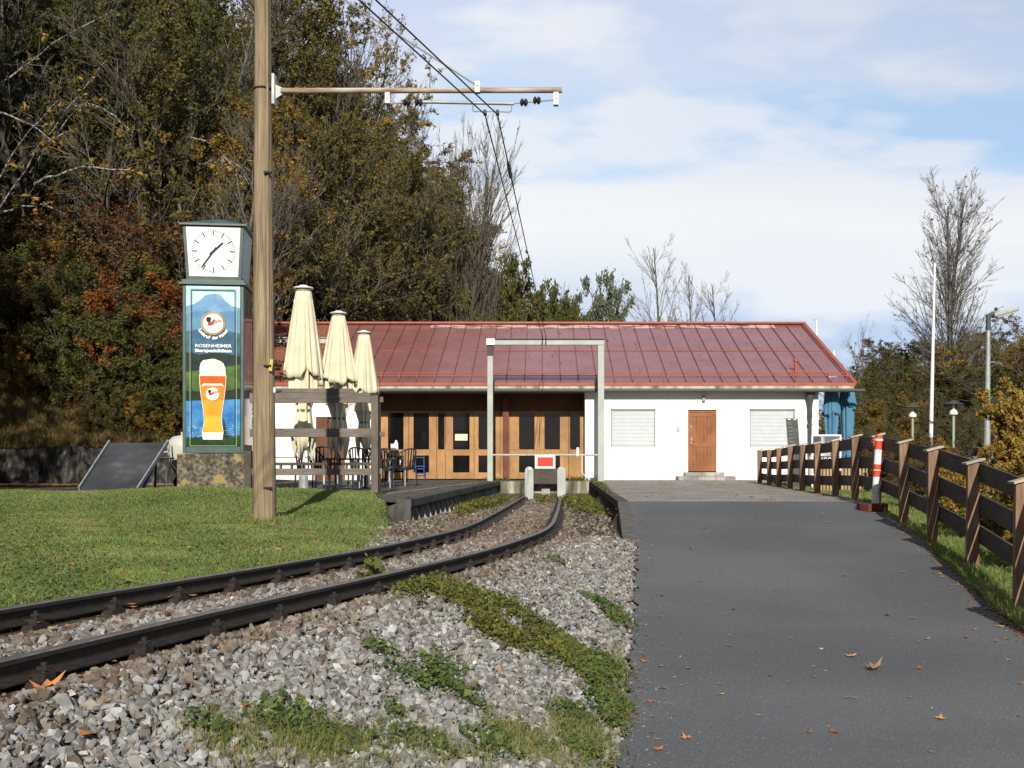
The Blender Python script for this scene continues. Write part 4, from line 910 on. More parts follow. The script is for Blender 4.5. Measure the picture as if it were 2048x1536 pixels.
# ------------------------------------------------------------------ advertising clock column
CS = 105.0; CY = F / CS; cx0, cz0 = (425 - CX) / CS - .058, .125
ck = thing('clock_column', 'dark green advertising column with lit clock head and beer poster on a mossy block', 'clock column', (cx0, CY + .57, cz0), local=True, rotz=math.radians(7))
W2 = .565
def cz(py): return (975 - py) / CS
m = MB(); m.box(-.66, .66, -.64, .62, -.25, cz(908)); m.build('base_block', mossy, ck, bevel=.03)
m = MB(); z0, z1 = cz(907), cz(571)
for sx in (-1, 1):
    for sy in (-1, 1): m.box(*sorted((sx * W2, sx * (W2 - .06))), *sorted((sy * W2, sy * (W2 - .06))), z0, z1)
for a, b in ((z0, z0 + .14), (z1 - .03, z1)):
    m.box(-W2 + .06, W2 - .06, -W2 + .004, -W2 + .05, a, b); m.box(-W2 + .06, W2 - .06, W2 - .05, W2 - .004, a, b); m.box(W2 - .05, W2 - .004, -W2 + .06, W2 - .06, a, b); m.box(-W2 + .004, -W2 + .05, -W2 + .06, W2 - .06, a, b)
m.box(-W2 + .05, W2 - .05, -W2 + .05, W2 - .05, z0, z1); m.build('body', green_frame, ck, bevel=.006)
m = MB(); m.box(-.62, .62, -.62, .62, cz(571) + .002, cz(566)); m.box(-.58, .58, -.58, .58, cz(566), cz(560)); m.build('ledge', green_frame, ck, bevel=.006)
# clock head, wider at the top
zb, zt = cz(559), cz(452); wb, wt = .505, .565
def hw(z): return wb + (wt - wb) * (z - zb) / (zt - zb)
m = MB()
def frustum(m, w0, w1, z0, z1, w0b=None):
    m.add([(-w0, -w0, z0), (w0, -w0, z0), (w0, w0, z0), (-w0, w0, z0), (-w1, -w1, z1), (w1, -w1, z1), (w1, w1, z1), (-w1, w1, z1)], [(3, 2, 1, 0), (4, 5, 6, 7), (0, 1, 5, 4), (1, 2, 6, 5), (2, 3, 7, 6), (3, 0, 4, 7)])
frustum(m, wb, hw(zb + .06), zb, zb + .06); frustum(m, hw(zt - .03), wt, zt - .03, zt)
for sx in (-1, 1):
    for sy in (-1, 1):
        a = [(sx * hw(z), sy * hw(z), z) for z in (zb, zt)]; m.beam(Vector(a[0]) - Vector((sx * .03, sy * .03, 0)), Vector(a[1]) - Vector((sx * .03, sy * .03, 0)), .06, .06, up=(0, 1, 0))
frustum(m, wb - .06, wt - .06, zb + .05, zt - .02); m.build('clock_frame', green_frame, ck)
m = MB(); frustum(m, .62, .62, zt, zt + .035); m.add([(-.60, -.60, zt + .035), (.60, -.60, zt + .035), (.60, .60, zt + .035), (-.60, .60, zt + .035), (0, 0, zt + .25)], [(0, 1, 4), (1, 2, 4), (2, 3, 4), (3, 0, 4)]); m.build('clock_roof', green_frame, ck)
side_dial = flat('side_dial_painted_sky', (.80, .84, .88), .12, spec=.6)  # reflected sky put into the pale blue base colour
dial_m = flat('white_dial_glass', (.82, .83, .83), .15, spec=.5); mark = flat('clock_marks', (.012, .012, .014), .5)
sl = (wt - wb) / (zt - zb)
def FPt(u, v, d):                                                          # point on the leaning front face: u across, v up from the dial centre
    z = cz(503) + v; return Vector((u, -hw(z) - d, z))
def fpoly(m, pts, d):
    vs = [FPt(u, v, d) for u, v in pts] + [FPt(u, v, d - .004) for u, v in pts]; n = len(pts)
    m.add(vs, [tuple(range(n)), tuple(range(2 * n - 1, n - 1, -1))] + [(i, (i + 1) % n, (i + 1) % n + n, i + n) for i in range(n)])
for fc_ in range(4):
    m = MB(); R_ = Matrix.Rotation(fc_ * math.pi / 2, 3, 'Z')
    q = [FPt(-(hw(zb + .05) - .055), zb + .06 - cz(503), .004), FPt(hw(zb + .05) - .055, zb + .06 - cz(503), .004), FPt(wt - .06, zt - .03 - cz(503), .004), FPt(-(wt - .06), zt - .03 - cz(503), .004)]
    q2 = [v + Vector((0, .02, 0)) for v in q]
    m.add([R_ @ v for v in q + q2], [(0, 1, 2, 3), (7, 6, 5, 4), (0, 4, 5, 1), (1, 5, 6, 2), (2, 6, 7, 3), (3, 7, 4, 0)])
    dl = m.build('dial', dial_m if fc_ == 0 else side_dial, ck)
    if fc_ == 0:
        m = MB()
        for i in range(60):
            a = i * math.pi / 30; r1 = .405; r0 = .30 if i % 5 == 0 else .365; hwid = .010 if i % 5 == 0 else .0045
            c_, s_ = math.cos(a), math.sin(a); fpoly(m, [(r0 * s_ - hwid * c_, r0 * c_ + hwid * s_), (r0 * s_ + hwid * c_, r0 * c_ - hwid * s_), (r1 * s_ + hwid * c_, r1 * c_ - hwid * s_), (r1 * s_ - hwid * c_, r1 * c_ + hwid * s_)], .009)
        m.v = [tuple(R_ @ Vector(v)) for v in m.v]; m.build('hour_marks', mark, dl)
        m = MB()
        for a, ln, wd in ((math.radians(47), .245, .022), (math.radians(216), .37, .016)):
            c_, s_ = math.cos(a), math.sin(a); fpoly(m, [(-.09 * s_ - wd * c_, -.09 * c_ + wd * s_), (-.09 * s_ + wd * c_, -.09 * c_ - wd * s_), (ln * s_ + wd * .7 * c_, ln * c_ - wd * .7 * s_), (ln * s_ - wd * .7 * c_, ln * c_ + wd * .7 * s_)], .016 if wd > .02 else .020)
        m.v = [tuple(R_ @ Vector(v)) for v in m.v]; m.build('hands', mark, dl)
# poster artwork: printed colours on thin layers
PM = {}
def pm(name, c, c2=None, scale=6, st=(1, 1, 1), rough=.25):
    if name not in PM: PM[name] = mk('print_' + name, [(.35, c), (.65, c2 or c)], scale=scale, detail=6, stretch=st, rough=rough, spec=.4)
    return PM[name]
pnames = [('sky', s2l((196, 226, 240)), s2l((170, 212, 236))), ('peak', s2l((120, 160, 196)), s2l((98, 140, 180))), ('hill', s2l((100, 146, 176)), s2l((80, 128, 164))), ('hill2', s2l((66, 104, 132)), s2l((46, 82, 108))),
          ('wood', s2l((34, 52, 48)), s2l((16, 28, 30))), ('meadow', s2l((86, 112, 50)), s2l((52, 80, 36))), ('reed', s2l((40, 52, 34)), s2l((20, 34, 30))), ('lake', s2l((36, 100, 165)), s2l((72, 140, 195))),
          ('grass', s2l((40, 78, 34)), s2l((20, 46, 22))), ('foam', s2l((246, 242, 226)), s2l((226, 220, 200))), ('beer1', s2l((236, 96, 22)), s2l((228, 82, 16))), ('beer2', s2l((244, 136, 32)), s2l((238, 120, 26))), ('beer3', s2l((250, 164, 46)), s2l((244, 146, 36))),
          ('beer4', s2l((250, 184, 66)), s2l((246, 164, 48))), ('white', s2l((250, 250, 248)), None), ('gold', s2l((196, 160, 84)), s2l((160, 124, 60))), ('red', s2l((196, 48, 34)), None), ('ink', s2l((18, 22, 26)), None), ('line', s2l((28, 48, 52)), None),
          ('lime', s2l((176, 196, 110)), None), ('flower', s2l((190, 200, 170)), None), ('beer0', s2l((225, 70, 20)), None), ('brown', s2l((150, 84, 50)), s2l((120, 60, 36)))]
pmats = [pm(n_, c_, d_) for n_, c_, d_ in pnames]; PI_ = {n_[0]: i for i, n_ in enumerate(pnames)}
po = MB(); FY = -W2 - .003
def PX(px): return (px - 425.5) / CS
def lay(pts, lev, nm):
    po.mat(PI_[nm]); y = FY - lev * .0016; pts = [(PX(a), cz(b)) for a, b in pts]; n = len(pts)
    po.add([(a, y, b) for a, b in pts] + [(a, y + .0012, b) for a, b in pts], [tuple(range(n)), tuple(range(2 * n - 1, n - 1, -1))] + [(i, (i + 1) % n, (i + 1) % n + n, i + n) for i in range(n)])
def rect(x0, x1, y0, y1, lev, nm): lay([(x0, y0), (x1, y0), (x1, y1), (x0, y1)], lev, nm)
x0p, x1p = 373.0, 478.0
rect(x0p, x1p, 573, 893, 0, 'sky')
rn = random.Random(4)
def ridge(ys, base, lev, nm, amp=1.2, nn=40):
    top = []
    for i in range(nn + 1):
        x = x0p + (x1p - x0p) * i / nn; top.append((x, np.interp(x, [p[0] for p in ys], [p[1] for p in ys]) + rn.uniform(-amp, amp)))
    lay([(x0p, base)] + top + [(x1p, base)], lev, nm)
ridge([(373, 614), (385, 611), (400, 602), (411, 591), (420, 589), (430, 588), (440, 590), (450, 603), (462, 612), (478, 616)], 640, 1, 'peak', .5)
ridge([(373, 628), (400, 622), (430, 625), (478, 621)], 680, 2, 'hill', .6)
ridge([(373, 664), (400, 660), (450, 661), (478, 667)], 720, 3, 'hill2', .8)
ridge([(373, 706), (400, 710), (430, 704), (478, 712)], 760, 4, 'wood', 1.6, 60)
ridge([(373, 745), (400, 741), (440, 736), (478, 730)], 800, 5, 'meadow', .6)
ridge([(373, 783), (420, 786), (478, 778)], 810, 6, 'reed', 1.2, 60)
ridge([(373, 803), (478, 799)], 880, 7, 'lake', .3)
for _ in range(90): a_ = rn.uniform(x0p + 2, x1p - 2); b_ = rn.uniform(852, 876); rr = rn.uniform(.5, 1.2); lay([(a_ - rr, b_), (a_, b_ - rr), (a_ + rr, b_), (a_, b_ + rr)], 9.4, 'flower')
ridge([(373, 876), (478, 871)], 893, 9, 'grass', 1.5, 70)
tr = [(445, 877)] + sum([[(445 + 0 + (i % 2) * 2 + i * .3, 838 + i * 4), (445 + i * 1.3 + 3, 840 + i * 4)] for i in range(9)], []) + [(458, 878)]
lay(tr, 9.6, 'reed')
for (x0_, x1_, y0_, y1_, w_, nm, lv) in ((383, 469, 581, 891, 1.6, 'line', 11), (380.6, 471.4, 578.4, 893, .8, 'lime', 11)):
    rect(x0_, x1_, y0_, y0_ + w_, lv, nm); rect(x0_, x1_, y1_ - w_, y1_, lv, nm); rect(x0_, x0_ + w_, y0_ + w_, y1_ - w_, lv, nm); rect(x1_ - w_, x1_, y0_ + w_, y1_ - w_, lv, nm)
# glass
hwp = [(752, 25.5), (765, 25), (780, 23.8), (795, 22), (810, 19.8), (825, 17.6), (838, 16.4), (848, 16.6), (857, 18.6), (865, 20.4)]
xcn = 425.0
def gl(y0, y1, lev, nm, ex=0, k=6):
    ys = np.linspace(y0, y1, k); L = [(xcn - np.interp(y, [a for a, b in hwp], [b for a, b in hwp]) - ex, y) for y in ys]; R = [(xcn + np.interp(y, [a for a, b in hwp], [b for a, b in hwp]) + ex, y) for y in ys[::-1]]
    lay(L + R, lev, nm)
gl(751, 867, 12, 'foam', .8, 24)
gl(752, 866, 12.6, 'beer1', -.2, 24); gl(772, 866, 13.1, 'beer2', -.6, 20); gl(800, 866, 13.6, 'beer3', -.8, 16); gl(832, 864, 14.1, 'beer4', -1.4, 12)
lay([(xcn - 20.5, 866), (xcn + 20.5, 866), (xcn + 19, 880), (xcn - 19, 880)], 14.5, 'white')
lay([(399.6, 753), (399.8, 735), (402, 727), (406, 722), (414, 720.5), (424, 718.6), (430, 719.4), (440, 723), (446, 728), (449.6, 737), (450.4, 753)], 14.5, 'foam')
def disc(cx_, cy_, r, lev, nm, n=32): lay([(cx_ + r * math.cos(t), cy_ + r * math.sin(t)) for t in np.linspace(0, 2 * math.pi, n, endpoint=False)], lev, nm)
def emblem(cx_, cy_, r, lv, outer, inner):
    disc(cx_, cy_, r, lv, outer); disc(cx_, cy_, r * .86, lv + .5, 'ink'); disc(cx_, cy_, r * .83, lv + 1, inner)
    disc(cx_ - r * .38, cy_ - r * .28, r * .20, lv + 1.5, 'ink', 12); lay([(cx_ - r * .62, cy_ - r * .3), (cx_ - r * .5, cy_ - r * .56), (cx_ - r * .2, cy_ - r * .52), (cx_ - r * .12, cy_ - r * .3), (cx_ - r * .3, cy_ - r * .36)], lv + 1.6, 'ink')
    lay([(cx_ - r * .5, cy_ + r * .15), (cx_ - r * .42, cy_ - r * .12), (cx_ - r * .1, cy_ - r * .15), (cx_ + r * .06, cy_ - r * .42), (cx_ + r * .14, cy_ - r * .38), (cx_ + r * .04, cy_ + r * .05), (cx_ - r * .2, cy_ + r * .2)], lv + 1.5, 'brown')
emblem(426, 648, 23.5, 15, 'gold', 'white'); emblem(425, 789, 15.5, 15, 'gold', 'foam')
lay([(407, 768), (443, 768), (447, 774), (441, 772), (409, 772), (403, 774)], 15, 'foam')
def text_poly(s, size, cxp, cyp, lev, nm, ang=0, width=None, bold=.0):
    """flat lettering laid into the poster; cxp, cyp: centre in panel units"""
    cu = bpy.data.curves.new('t', 'FONT'); cu.body = s; cu.size = size; cu.align_x = 'CENTER'; cu.align_y = 'CENTER'; cu.offset = bold; cu.resolution_u = 3
    ob = bpy.data.objects.new('t', cu); COL.objects.link(ob); bpy.context.view_layer.update()
    me = bpy.data.meshes.new_from_object(ob.evaluated_get(bpy.context.evaluated_depsgraph_get())); bpy.data.objects.remove(ob)
    vs = np.array([v.co[:2] for v in me.vertices]); 
    if len(vs) == 0: return
    if width: vs[:, 0] *= width / (vs[:, 0].max() - vs[:, 0].min())
    c_, s_ = math.cos(ang), math.sin(ang); y = FY - lev * .0016
    po.mat(PI_[nm]); po.add([(PX(cxp) + x * c_ - z * s_, y, cz(cyp) + x * s_ + z * c_) for x, z in vs], [tuple(p.vertices) for p in me.polygons])
text_poly('ROSENHEIMER', .085, 426, 693, 15, 'white', width=71 / CS, bold=.001)
text_poly('Bierspezialitäten', .085, 426, 702.5, 15, 'white', width=71 / CS, bold=.003)
text_poly('AuerBräu', .10, 429, 646, 18, 'red', ang=math.radians(22), width=29 / CS, bold=.003)
text_poly('AuerBräu', .07, 429, 786, 18, 'red', ang=math.radians(16), width=19 / CS, bold=.002)
s_ = 'Lockruf der Natur'
for i, ch_ in enumerate(s_):
    a = math.radians(-152 + 124 * i / (len(s_) - 1)); r_ = 29.0
    if ch_ != ' ': text_poly(ch_, .085, 426 + r_ * math.cos(a), 648 - r_ * math.sin(a), 15, 'white', ang=a + math.pi / 2, bold=.003)
po.build('poster', pmats, ck)
m = MB(); m.box(W2 - .004, W2 + .004, -W2 + .07, W2 - .07, z0 + .16, z1 - .04); m.build('side_glass', mk('painted_side_reflections', [(.35, (.12, .13, .14)), (.5, (.30, .17, .14)), (.65, (.50, .52, .55))], scale=2.4, detail=5, stretch=(1, 2, .5), rough=.06, spec=1.0), ck)  # blotchy reflections are put into the panel colour

# ------------------------------------------------------------------ right-hand board fence
FPX = [(5.94, 29.4, -.20, .90), (5.84, 27.7, -.19, .90), (5.72, 26.0, -.16, .92), (5.60, 24.3, -.15, .95), (5.49, 22.7, -.14, .957), (5.37, 21.0, -.12, .966), (5.26, 19.3, -.10, .99), (5.12, 17.6, -.07, 1.017),
       (4.93, 15.85, -.06, .99), (4.72, 14.05, -.18, .87), (4.50, 12.4, -.32, .755), (4.32, 10.8, -.46, .61), (3.99, 8.96, -.62, .46), (3.72, 7.25, -.75, .32)]
rf_ = thing('board_fence', 'dark board fence with pale capped posts along the right side of the road', 'fence', (5.12, 17.6, -.07))
for i, (x, y, zb_, zt_) in enumerate(FPX):
    nx_ = FPX[min(i + 1, len(FPX) - 1)]; pv = FPX[max(i - 1, 0)]; d = Vector((nx_[0] - pv[0], nx_[1] - pv[1], 0)).normalized(); r = Vector((-d.y, d.x, 0)); r = r if r.x > 0 else -r
    R_ = Matrix(((r.x, -d.x, 0), (r.y, -d.y, 0), (0, 0, 1)))
    m = MB(); m.cbox((x, y, (zb_ - .2 + zt_) / 2), (.115, .085, zt_ - zb_ + .2), Matrix.Rotation(random.uniform(-.012, .012), 3, 'Y') @ R_); ps = m.build('post', fence_tan, rf_, bevel=.005)
    m = MB(); m.cbox((x + .01, y, zt_ + .015), (.20, .13, .022), Matrix.Rotation(-.26, 3, 'Y')); m.build('post_cap', cap_wood, ps, bevel=.003)
    if i < len(FPX) - 1:
        x2, y2, zb2, zt2 = nx_
        for k, (o0, o1) in enumerate(((.0, .19), (.31, .50), (.63, .81))):
            off = r * (.0575 + .016)
            m = MB(); m.beam(Vector((x, y, zt_ - (o0 + o1) / 2 + random.uniform(-.008, .008))) + off, Vector((x2, y2, zt2 - (o0 + o1) / 2 + random.uniform(-.008, .008))) + off, .026, o1 - o0)
            m.build('board', fence_dark, rf_, bevel=.003)
# red and white bollard in a recycled plastic foot
BQ = 140.0; bx, by = (1744 - CX) / BQ, F / BQ
zg_b = float(zroad(by))
bo = thing('traffic_bollard', 'leaning red and white striped post on a red brown foot beside the fence', 'bollard', (bx, by, zg_b))
lean = Vector(((1757 - 1748) / BQ, .02, 1.0)).normalized(); p0 = Vector(((1750 - CX) / BQ, by, zg_b + .08)); L_ = (1008 - 868) / BQ
cols = [(0, .17, white_p), (.17, .32, flat('painted_shade_band', (.62, .63, .66), .5)), (.32, .47, white_p), (.47, .66, red_pl), (.66, .83, white_p), (.83, .97, red_pl)]  # the grey band is shade painted into the lower post
ylist = [(0.0, .14, 'w'), (.14, .30, 'g'), (.30, .40, 'w'), (.40, .58, 'r'), (.58, .79, 'w'), (.79, 1.0, 'r')]
for a, b, c_ in ylist:
    m = MB(); m.tube([p0 + lean * L_ * a, p0 + lean * L_ * b], .052, 16); m.build('stripe', {'w': white_p, 'r': red_pl, 'g': cols[1][2]}[c_], bo, smooth=True)
m = MB(); q = p0 + lean * L_ * .915; m.tube([q, q + lean * .03], .060, 16); q = p0 + lean * L_ * .49; m.tube([q, q + lean * .012], .056, 16); m.build('collar', white_p, bo)
m = MB(); q = p0 + lean * (L_ - .07); m.tube([q + Vector((-.05, 0, 0)), q + Vector((-.10, 0, .01)), q + Vector((-.10, 0, -.03)), q + Vector((-.06, 0, -.03))], .009, 6); m.build('eyelet', red_pl, bo)
fx0, fx1 = (1717 - CX) / BQ, (1773 - CX) / BQ; zc = zg_b - .01
m = MB(); pl = [(fx0, by - .06), (fx0 + .08, by - .2), (fx1 - .14, by - .22), (fx1 - .0, by - .08), (fx1, by + .12), (fx1 - .1, by + .22), (fx0 + .08, by + .22), (fx0, by + .1)]
m.prism(pl, zc, zc + .115, 'z'); m.build('foot', redbrown, bo, bevel=.012)
# tape hanging on the fence post behind it
m = MB(); tx = 4.93
m.add([(tx - .13, 15.5, .93), (tx + .06, 15.72, .98), (tx + .05, 15.70, .62), (tx + .0, 15.66, .58), (tx - .03, 15.6, .70), (tx - .12, 15.52, .80)], [(0, 1, 2, 3, 4, 5)])
o_ = m.build('barrier_tape', mk('red_white_tape', [(.44, (.65, .06, .05)), (.5, (.75, .74, .73))], scale=5, detail=1, stretch=(3, 1, 2), rough=.4, transl=.2), origin=(tx, 15.6, .7)); o_.modifiers.new('thickness', 'SOLIDIFY').thickness = .004
tag(o_, 'crumpled red and white tape hung between striped post and fence', 'tape')

# ------------------------------------------------------------------ cafe corner at the right end of the building
def V_(px, py, Y): return P(px, py, Y)
Yb = 30.6
a, b = V_(1577, 836, Yb), V_(1600, 945, Yb)
t = thing('menu_board', 'tall narrow black menu board leaning in front of the right window', 'sign', (a.x, Yb, -.15))
m = MB(); x0, x1 = a.x, b.x; zt_, zb_ = a.z, -.15; sh = .07
m.add([(x0 + sh, Yb, zb_), (x1 + sh, Yb, zb_), (x1, Yb + .3, zt_), (x0, Yb + .3, zt_), (x0 + sh, Yb + .04, zb_), (x1 + sh, Yb + .04, zb_), (x1, Yb + .34, zt_), (x0, Yb + .34, zt_)], [(0, 1, 2, 3), (7, 6, 5, 4), (0, 4, 5, 1), (1, 5, 6, 2), (2, 6, 7, 3), (3, 7, 4, 0)])
pn = m.build('panel', mk('chalk_board', [(.45, (.02, .022, .022)), (.6, (.05, .055, .055))], scale=5, stretch=(1, 1, 3), rough=.5), t)
m = MB(); m.beam((x1 + sh + .012, Yb, zb_), (x1 + .012, Yb + .3, zt_), .03, .05); m.beam((x0 + .04, Yb + .28, zt_ - .03), (x0 + .12, Yb + .28, zt_ - .03), .02, .03); m.beam((x1 - .12, Yb + .28, zt_ - .03), (x1 - .04, Yb + .28, zt_ - .03), .02, .03); m.build('frame_strip', white_p, t)
m = MB(); rn = random.Random(8)
for i in range(9):
    zz = zt_ - .18 - i * .1; f = (zt_ - zz) / (zt_ - zb_); xx = x0 + sh * f + .05; yy = Yb + .3 * (1 - f) - .006; wd = rn.uniform(.12, .24)
    for k in range(int(wd / .03)): m.box(xx + k * .03, xx + k * .03 + .02, yy - .002, yy, zz, zz + rn.uniform(.015, .035))
m.build('chalk_lines', flat('chalk', (.22, .23, .22), .9), t)
Ys = 31.0; a, b = V_(1623, 869, Ys), V_(1683, 962, Ys)
t = thing('banner_sign', 'white framed black and white banner sign behind the fence posts', 'sign', (a.x, Ys, -.15))
x0, x1, z0_, z1_ = a.x, b.x, V_(0, 948, Ys).z, a.z
m = MB(); m.box(x0, x1, Ys, Ys + .03, z1_ - .05, z1_); m.box(x0, x0 + .05, Ys, Ys + .03, -.15, z1_ - .05); m.box(x1 - .05, x1, Ys, Ys + .03, -.15, z1_ - .05); m.build('frame', white_p, t, bevel=.005)
m = MB(); m.box(x0 + .05, x1 - .05, Ys + .008, Ys + .02, z0_, z1_ - .05); m.build('print', mk('banner_print', [(.42, (.10, .11, .14)), (.6, (.75, .76, .80))], scale=1.6, detail=2, stretch=(1.3, 1, .7), rough=.5), t)
m = MB(); m.box(x0 + .055, x0 + .27, Ys + .002, Ys + .008, z1_ - .36, z1_ - .06); m.box(x0 + .055, x1 - .055, Ys + .002, Ys + .008, z0_, V_(0, 912, Ys).z); m.build('dark_field', flat('banner_navy', (.05, .055, .085), .5), t)
cu = bpy.data.curves.new('t', 'FONT'); cu.body = 'KOO   G'; cu.size = .30; cu.align_x = 'CENTER'; cu.align_y = 'CENTER'; cu.extrude = .002
ob = bpy.data.objects.new('t', cu); COL.objects.link(ob); bpy.context.view_layer.update(); me = bpy.data.meshes.new_from_object(ob.evaluated_get(bpy.context.evaluated_depsgraph_get())); bpy.data.objects.remove(ob)
m = MB(); zz = V_(0, 921, Ys).z
m.add([((x0 + x1) / 2 + .10 + v.co.x * .50, Ys - .001 - v.co.z, zz + v.co.y * .8) for v in me.vertices], [tuple(p.vertices) for p in me.polygons]); m.build('lettering', white_p, t)
m = MB(); m.tube([(x0 + .75 + .12 * math.cos(a_), Ys + .004, z1_ - .33 + .2 * math.sin(a_)) for a_ in np.linspace(.6, 3.0, 10)], .012, 6); m.build('drawing', flat('ink_line', (.2, .2, .22)), t)
for i, px0 in enumerate((1640, 1683, 1712, 1738)):
    Yp = 27.5; a = V_(px0, 926, Yp); t = thing('slatted_planter', ('leftmost', 'second', 'third', 'rightmost')[i] + ' low slatted wooden planter seen through the fence boards', 'planter', (a.x, Yp, -.2), 'slatted planters behind the fence')
    for k in range(5): m = MB(); m.box(a.x + k * .085, a.x + k * .085 + .05, Yp, Yp + .025, -.2, .42); m.build('slat', wood('pallet_wood%d%d' % (i, k), (.36, .24, .13), (.52, .36, .20)) if k == 0 else MATS['pallet_wood%d0' % i], t)
    m = MB(); m.box(a.x - .01, a.x + .44, Yp + .025, Yp + .4, -.2, .36); m.build('box', oak_dark, t)

# ------------------------------------------------------------------ lamps and flagpole
def solo(px, pytop, Y): p = P(px, pytop, Y); return p.x, p.z
FY_ = 40; xb = P(1860, 900, FY_).x; xt, zt_ = solo(1869.5, 527, FY_); zgd = zg1(xb, FY_)
t = thing('flagpole', 'slim white flagpole rising above the shrubs at the right', 'flagpole', (xb, FY_, zgd))
m = MB(); n_ = 8; m.tube([(xb + (xt - xb) * i / n_, FY_, zgd + (zt_ - zgd) * i / n_) for i in range(n_ + 1)], [.085 - .045 * i / n_ for i in range(n_ + 1)], 12); m.build('pole', white_p, t, smooth=True)
m = MB(); m.lathe((xt, FY_, zt_), [(.04, 0), (.05, .03), (.02, .07)], 10); m.build('finial', galv, t)
LY = 27.0; ls = F / LY; lx = (1972.5 - CX) / ls; zt_ = EYE + (HY - 630) / ls; zgd = zg1(lx, LY)
t = thing('street_lamp', 'galvanised street lamp with tilted flat head at the right edge', 'street lamp', (lx, LY, zgd))
m = MB(); m.tube([(lx, LY, zgd), (lx + .02, LY, 1.0), (lx + .05, LY, zt_ - .35)], [.085, .08, .05], 14); m.build('pole', galv, t, smooth=True)
m = MB(); m.tube([(lx + .05, LY, zt_ - .38), (lx + .055, LY, zt_)], .062, 12); m.beam((lx + .04, LY, zt_ - .02), (lx + .18, LY, zt_ + .05), .09, .08); m.build('bracket', gutter_m, t)
m = MB(); a = P(1985, 632, LY); b = P(2034, 617, LY); m.beam(a, b, .26, .12); hd = m.build('lamp_head', galv, t, bevel=.03)
m = MB(); d_ = (b - a).normalized(); off = Vector((d_.z, 0, -d_.x)) * .065; m.beam(a + d_ * .08 + off, b - d_ * .06 + off, .2, .02); m.build('lens', flat('lamp_lens', (.62, .60, .52), .2), hd)
for i, (px, py, lb) in enumerate(((1825, 812, 'shorter disc shaped garden lamp left of the flagpole'), (1907, 805, 'disc shaped garden lamp right of the flagpole'))):
    GYy = 36.0 - i * 3; a = P(px, py, GYy); zgd = zg1(a.x, GYy); t = thing('garden_lamp', lb, 'garden lamp', (a.x, GYy, zgd), 'disc shaped garden lamps')
    m = MB(); m.tube([(a.x, GYy, zgd), (a.x, GYy, a.z - .38)], .04, 10); m.build('pole', flat('pale_green_pole%d' % i, (.30, .36, .26), .5), t, smooth=True)
    m = MB(); m.lathe((a.x, GYy, a.z - .40), [(.05, 0), (.12, .03), (.13, .08), (.10, .15), (.04, .19), (.03, .36)], 16); m.build('lamp_globe', white_p, t, smooth=True)
    m = MB(); m.lathe((a.x, GYy, a.z - .06), [(.30, 0), (.31, .02), (.10, .07), (.05, .12), (0, .13)], 24); m.build('lamp_shade', gutter_m, t, smooth=True)

# ------------------------------------------------------------------ left side: retaining wall, second platform edge, ramp, cart
def block_wall():
    xs = np.linspace(-16.5, -9.9, 130); zs = np.linspace(0, 1, 16); V = []
    for z in zs:
        for x in xs:
            d = .05 * math.sin(x * 4.1 + 2 * math.sin(z * 5)) + .04 * math.sin(x * 9 + z * 13) + .03 * math.sin(z * 17 + x * 2)
            V.append((x, 29.2 + d + .10 * z, -.1 + z * (1.07 + .05 * math.sin(x * 2.3))))
    nx = len(xs); f = [(j * nx + i, j * nx + i + 1, (j + 1) * nx + i + 1, (j + 1) * nx + i) for j in range(15) for i in range(nx - 1)]
    m = MB(); m.add(V, f); n0 = len(V)
    top = [V[15 * nx + i] for i in range(nx)]; m.add(top + [(v[0], v[1] + .6, v[2] - .02) for v in top], [(i, i + 1, nx + i + 1, nx + i) for i in range(nx - 1)])
    return m
m = block_wall(); tag(m.build('retaining_wall', mk('dark_stone', [(.32, (.012, .011, .010)), (.52, (.045, .042, .038)), (.68, (.15, .14, .13))], scale=6, detail=10, stretch=(1.6, 1, .4), rough=.95, bump=.05, bscale=4), origin=(-13, 29.2, 0), smooth=True),
                      'dark weathered stone retaining wall at the foot of the wooded slope', 'retaining wall')
t = thing('platform_edge', 'dark concrete platform edge across the lawn by the stone wall', 'platform edge', (-10.5, 24.5, 0))
p0, p1 = Vector((-12.4, 20.9, 0)), Vector((-8.6, 28.9, 0)); m = MB(); m.beam(p0 + Vector((0, 0, -.05)), p1 + Vector((0, 0, -.05)), .2, .14); m.build('coping', concrete_dark, t, bevel=.01)
for i in range(16):
    q = p0.lerp(p1, (i + .5) / 16) + Vector((-.05, .02, 0)); m = MB(); m.cbox((q.x, q.y, -.32), (.07, .09, .4)); m.build('support', concrete_dark, t)
m = MB(); m.beam((-11.4, 20.55, -.03), (-7.0, 20.75, -.03), .18, .16); m.beam((-7.0, 20.75, -.02), (-6.9, 20.75, -.02), .18, .14)
tag(m.build('lawn_edging', concrete, origin=(-9, 20.6, 0), bevel=.008), 'thin concrete edging slab along the far side of the lawn', 'edging')
# wheeled loading ramp
rp = thing('loading_ramp', 'tilted dark grey loading ramp with raised side rims beside the clock column', 'ramp', (-8.4, 20.9, 0))
A, B_, C_, D_ = Vector((-8.99, 20.86, .05)), Vector((-7.85, 20.86, .05)), Vector((-7.83, 22.5, 1.0)), Vector((-9.05, 22.5, 1.0))
nrm_ = (B_ - A).cross(D_ - A).normalized()
m = MB(); m.add([A, B_, C_, D_] + [v - nrm_ * .035 for v in (A, B_, C_, D_)], [(0, 1, 2, 3), (7, 6, 5, 4), (0, 4, 5, 1), (1, 5, 6, 2), (2, 6, 7, 3), (3, 7, 4, 0)]); m.build('deck', ramp_m, rp)
for a, b in ((A, D_), (B_, C_)): m = MB(); m.beam(a + nrm_ * .03, b + nrm_ * .03, .03, .09, up=nrm_); m.build('side_rim', galv, rp, bevel=.004)
m = MB(); m.tube([(-7.9, 22.2, .78), (-7.9, 21.3, .10)], .035, 8); m.build('strut', blue_steel, rp)
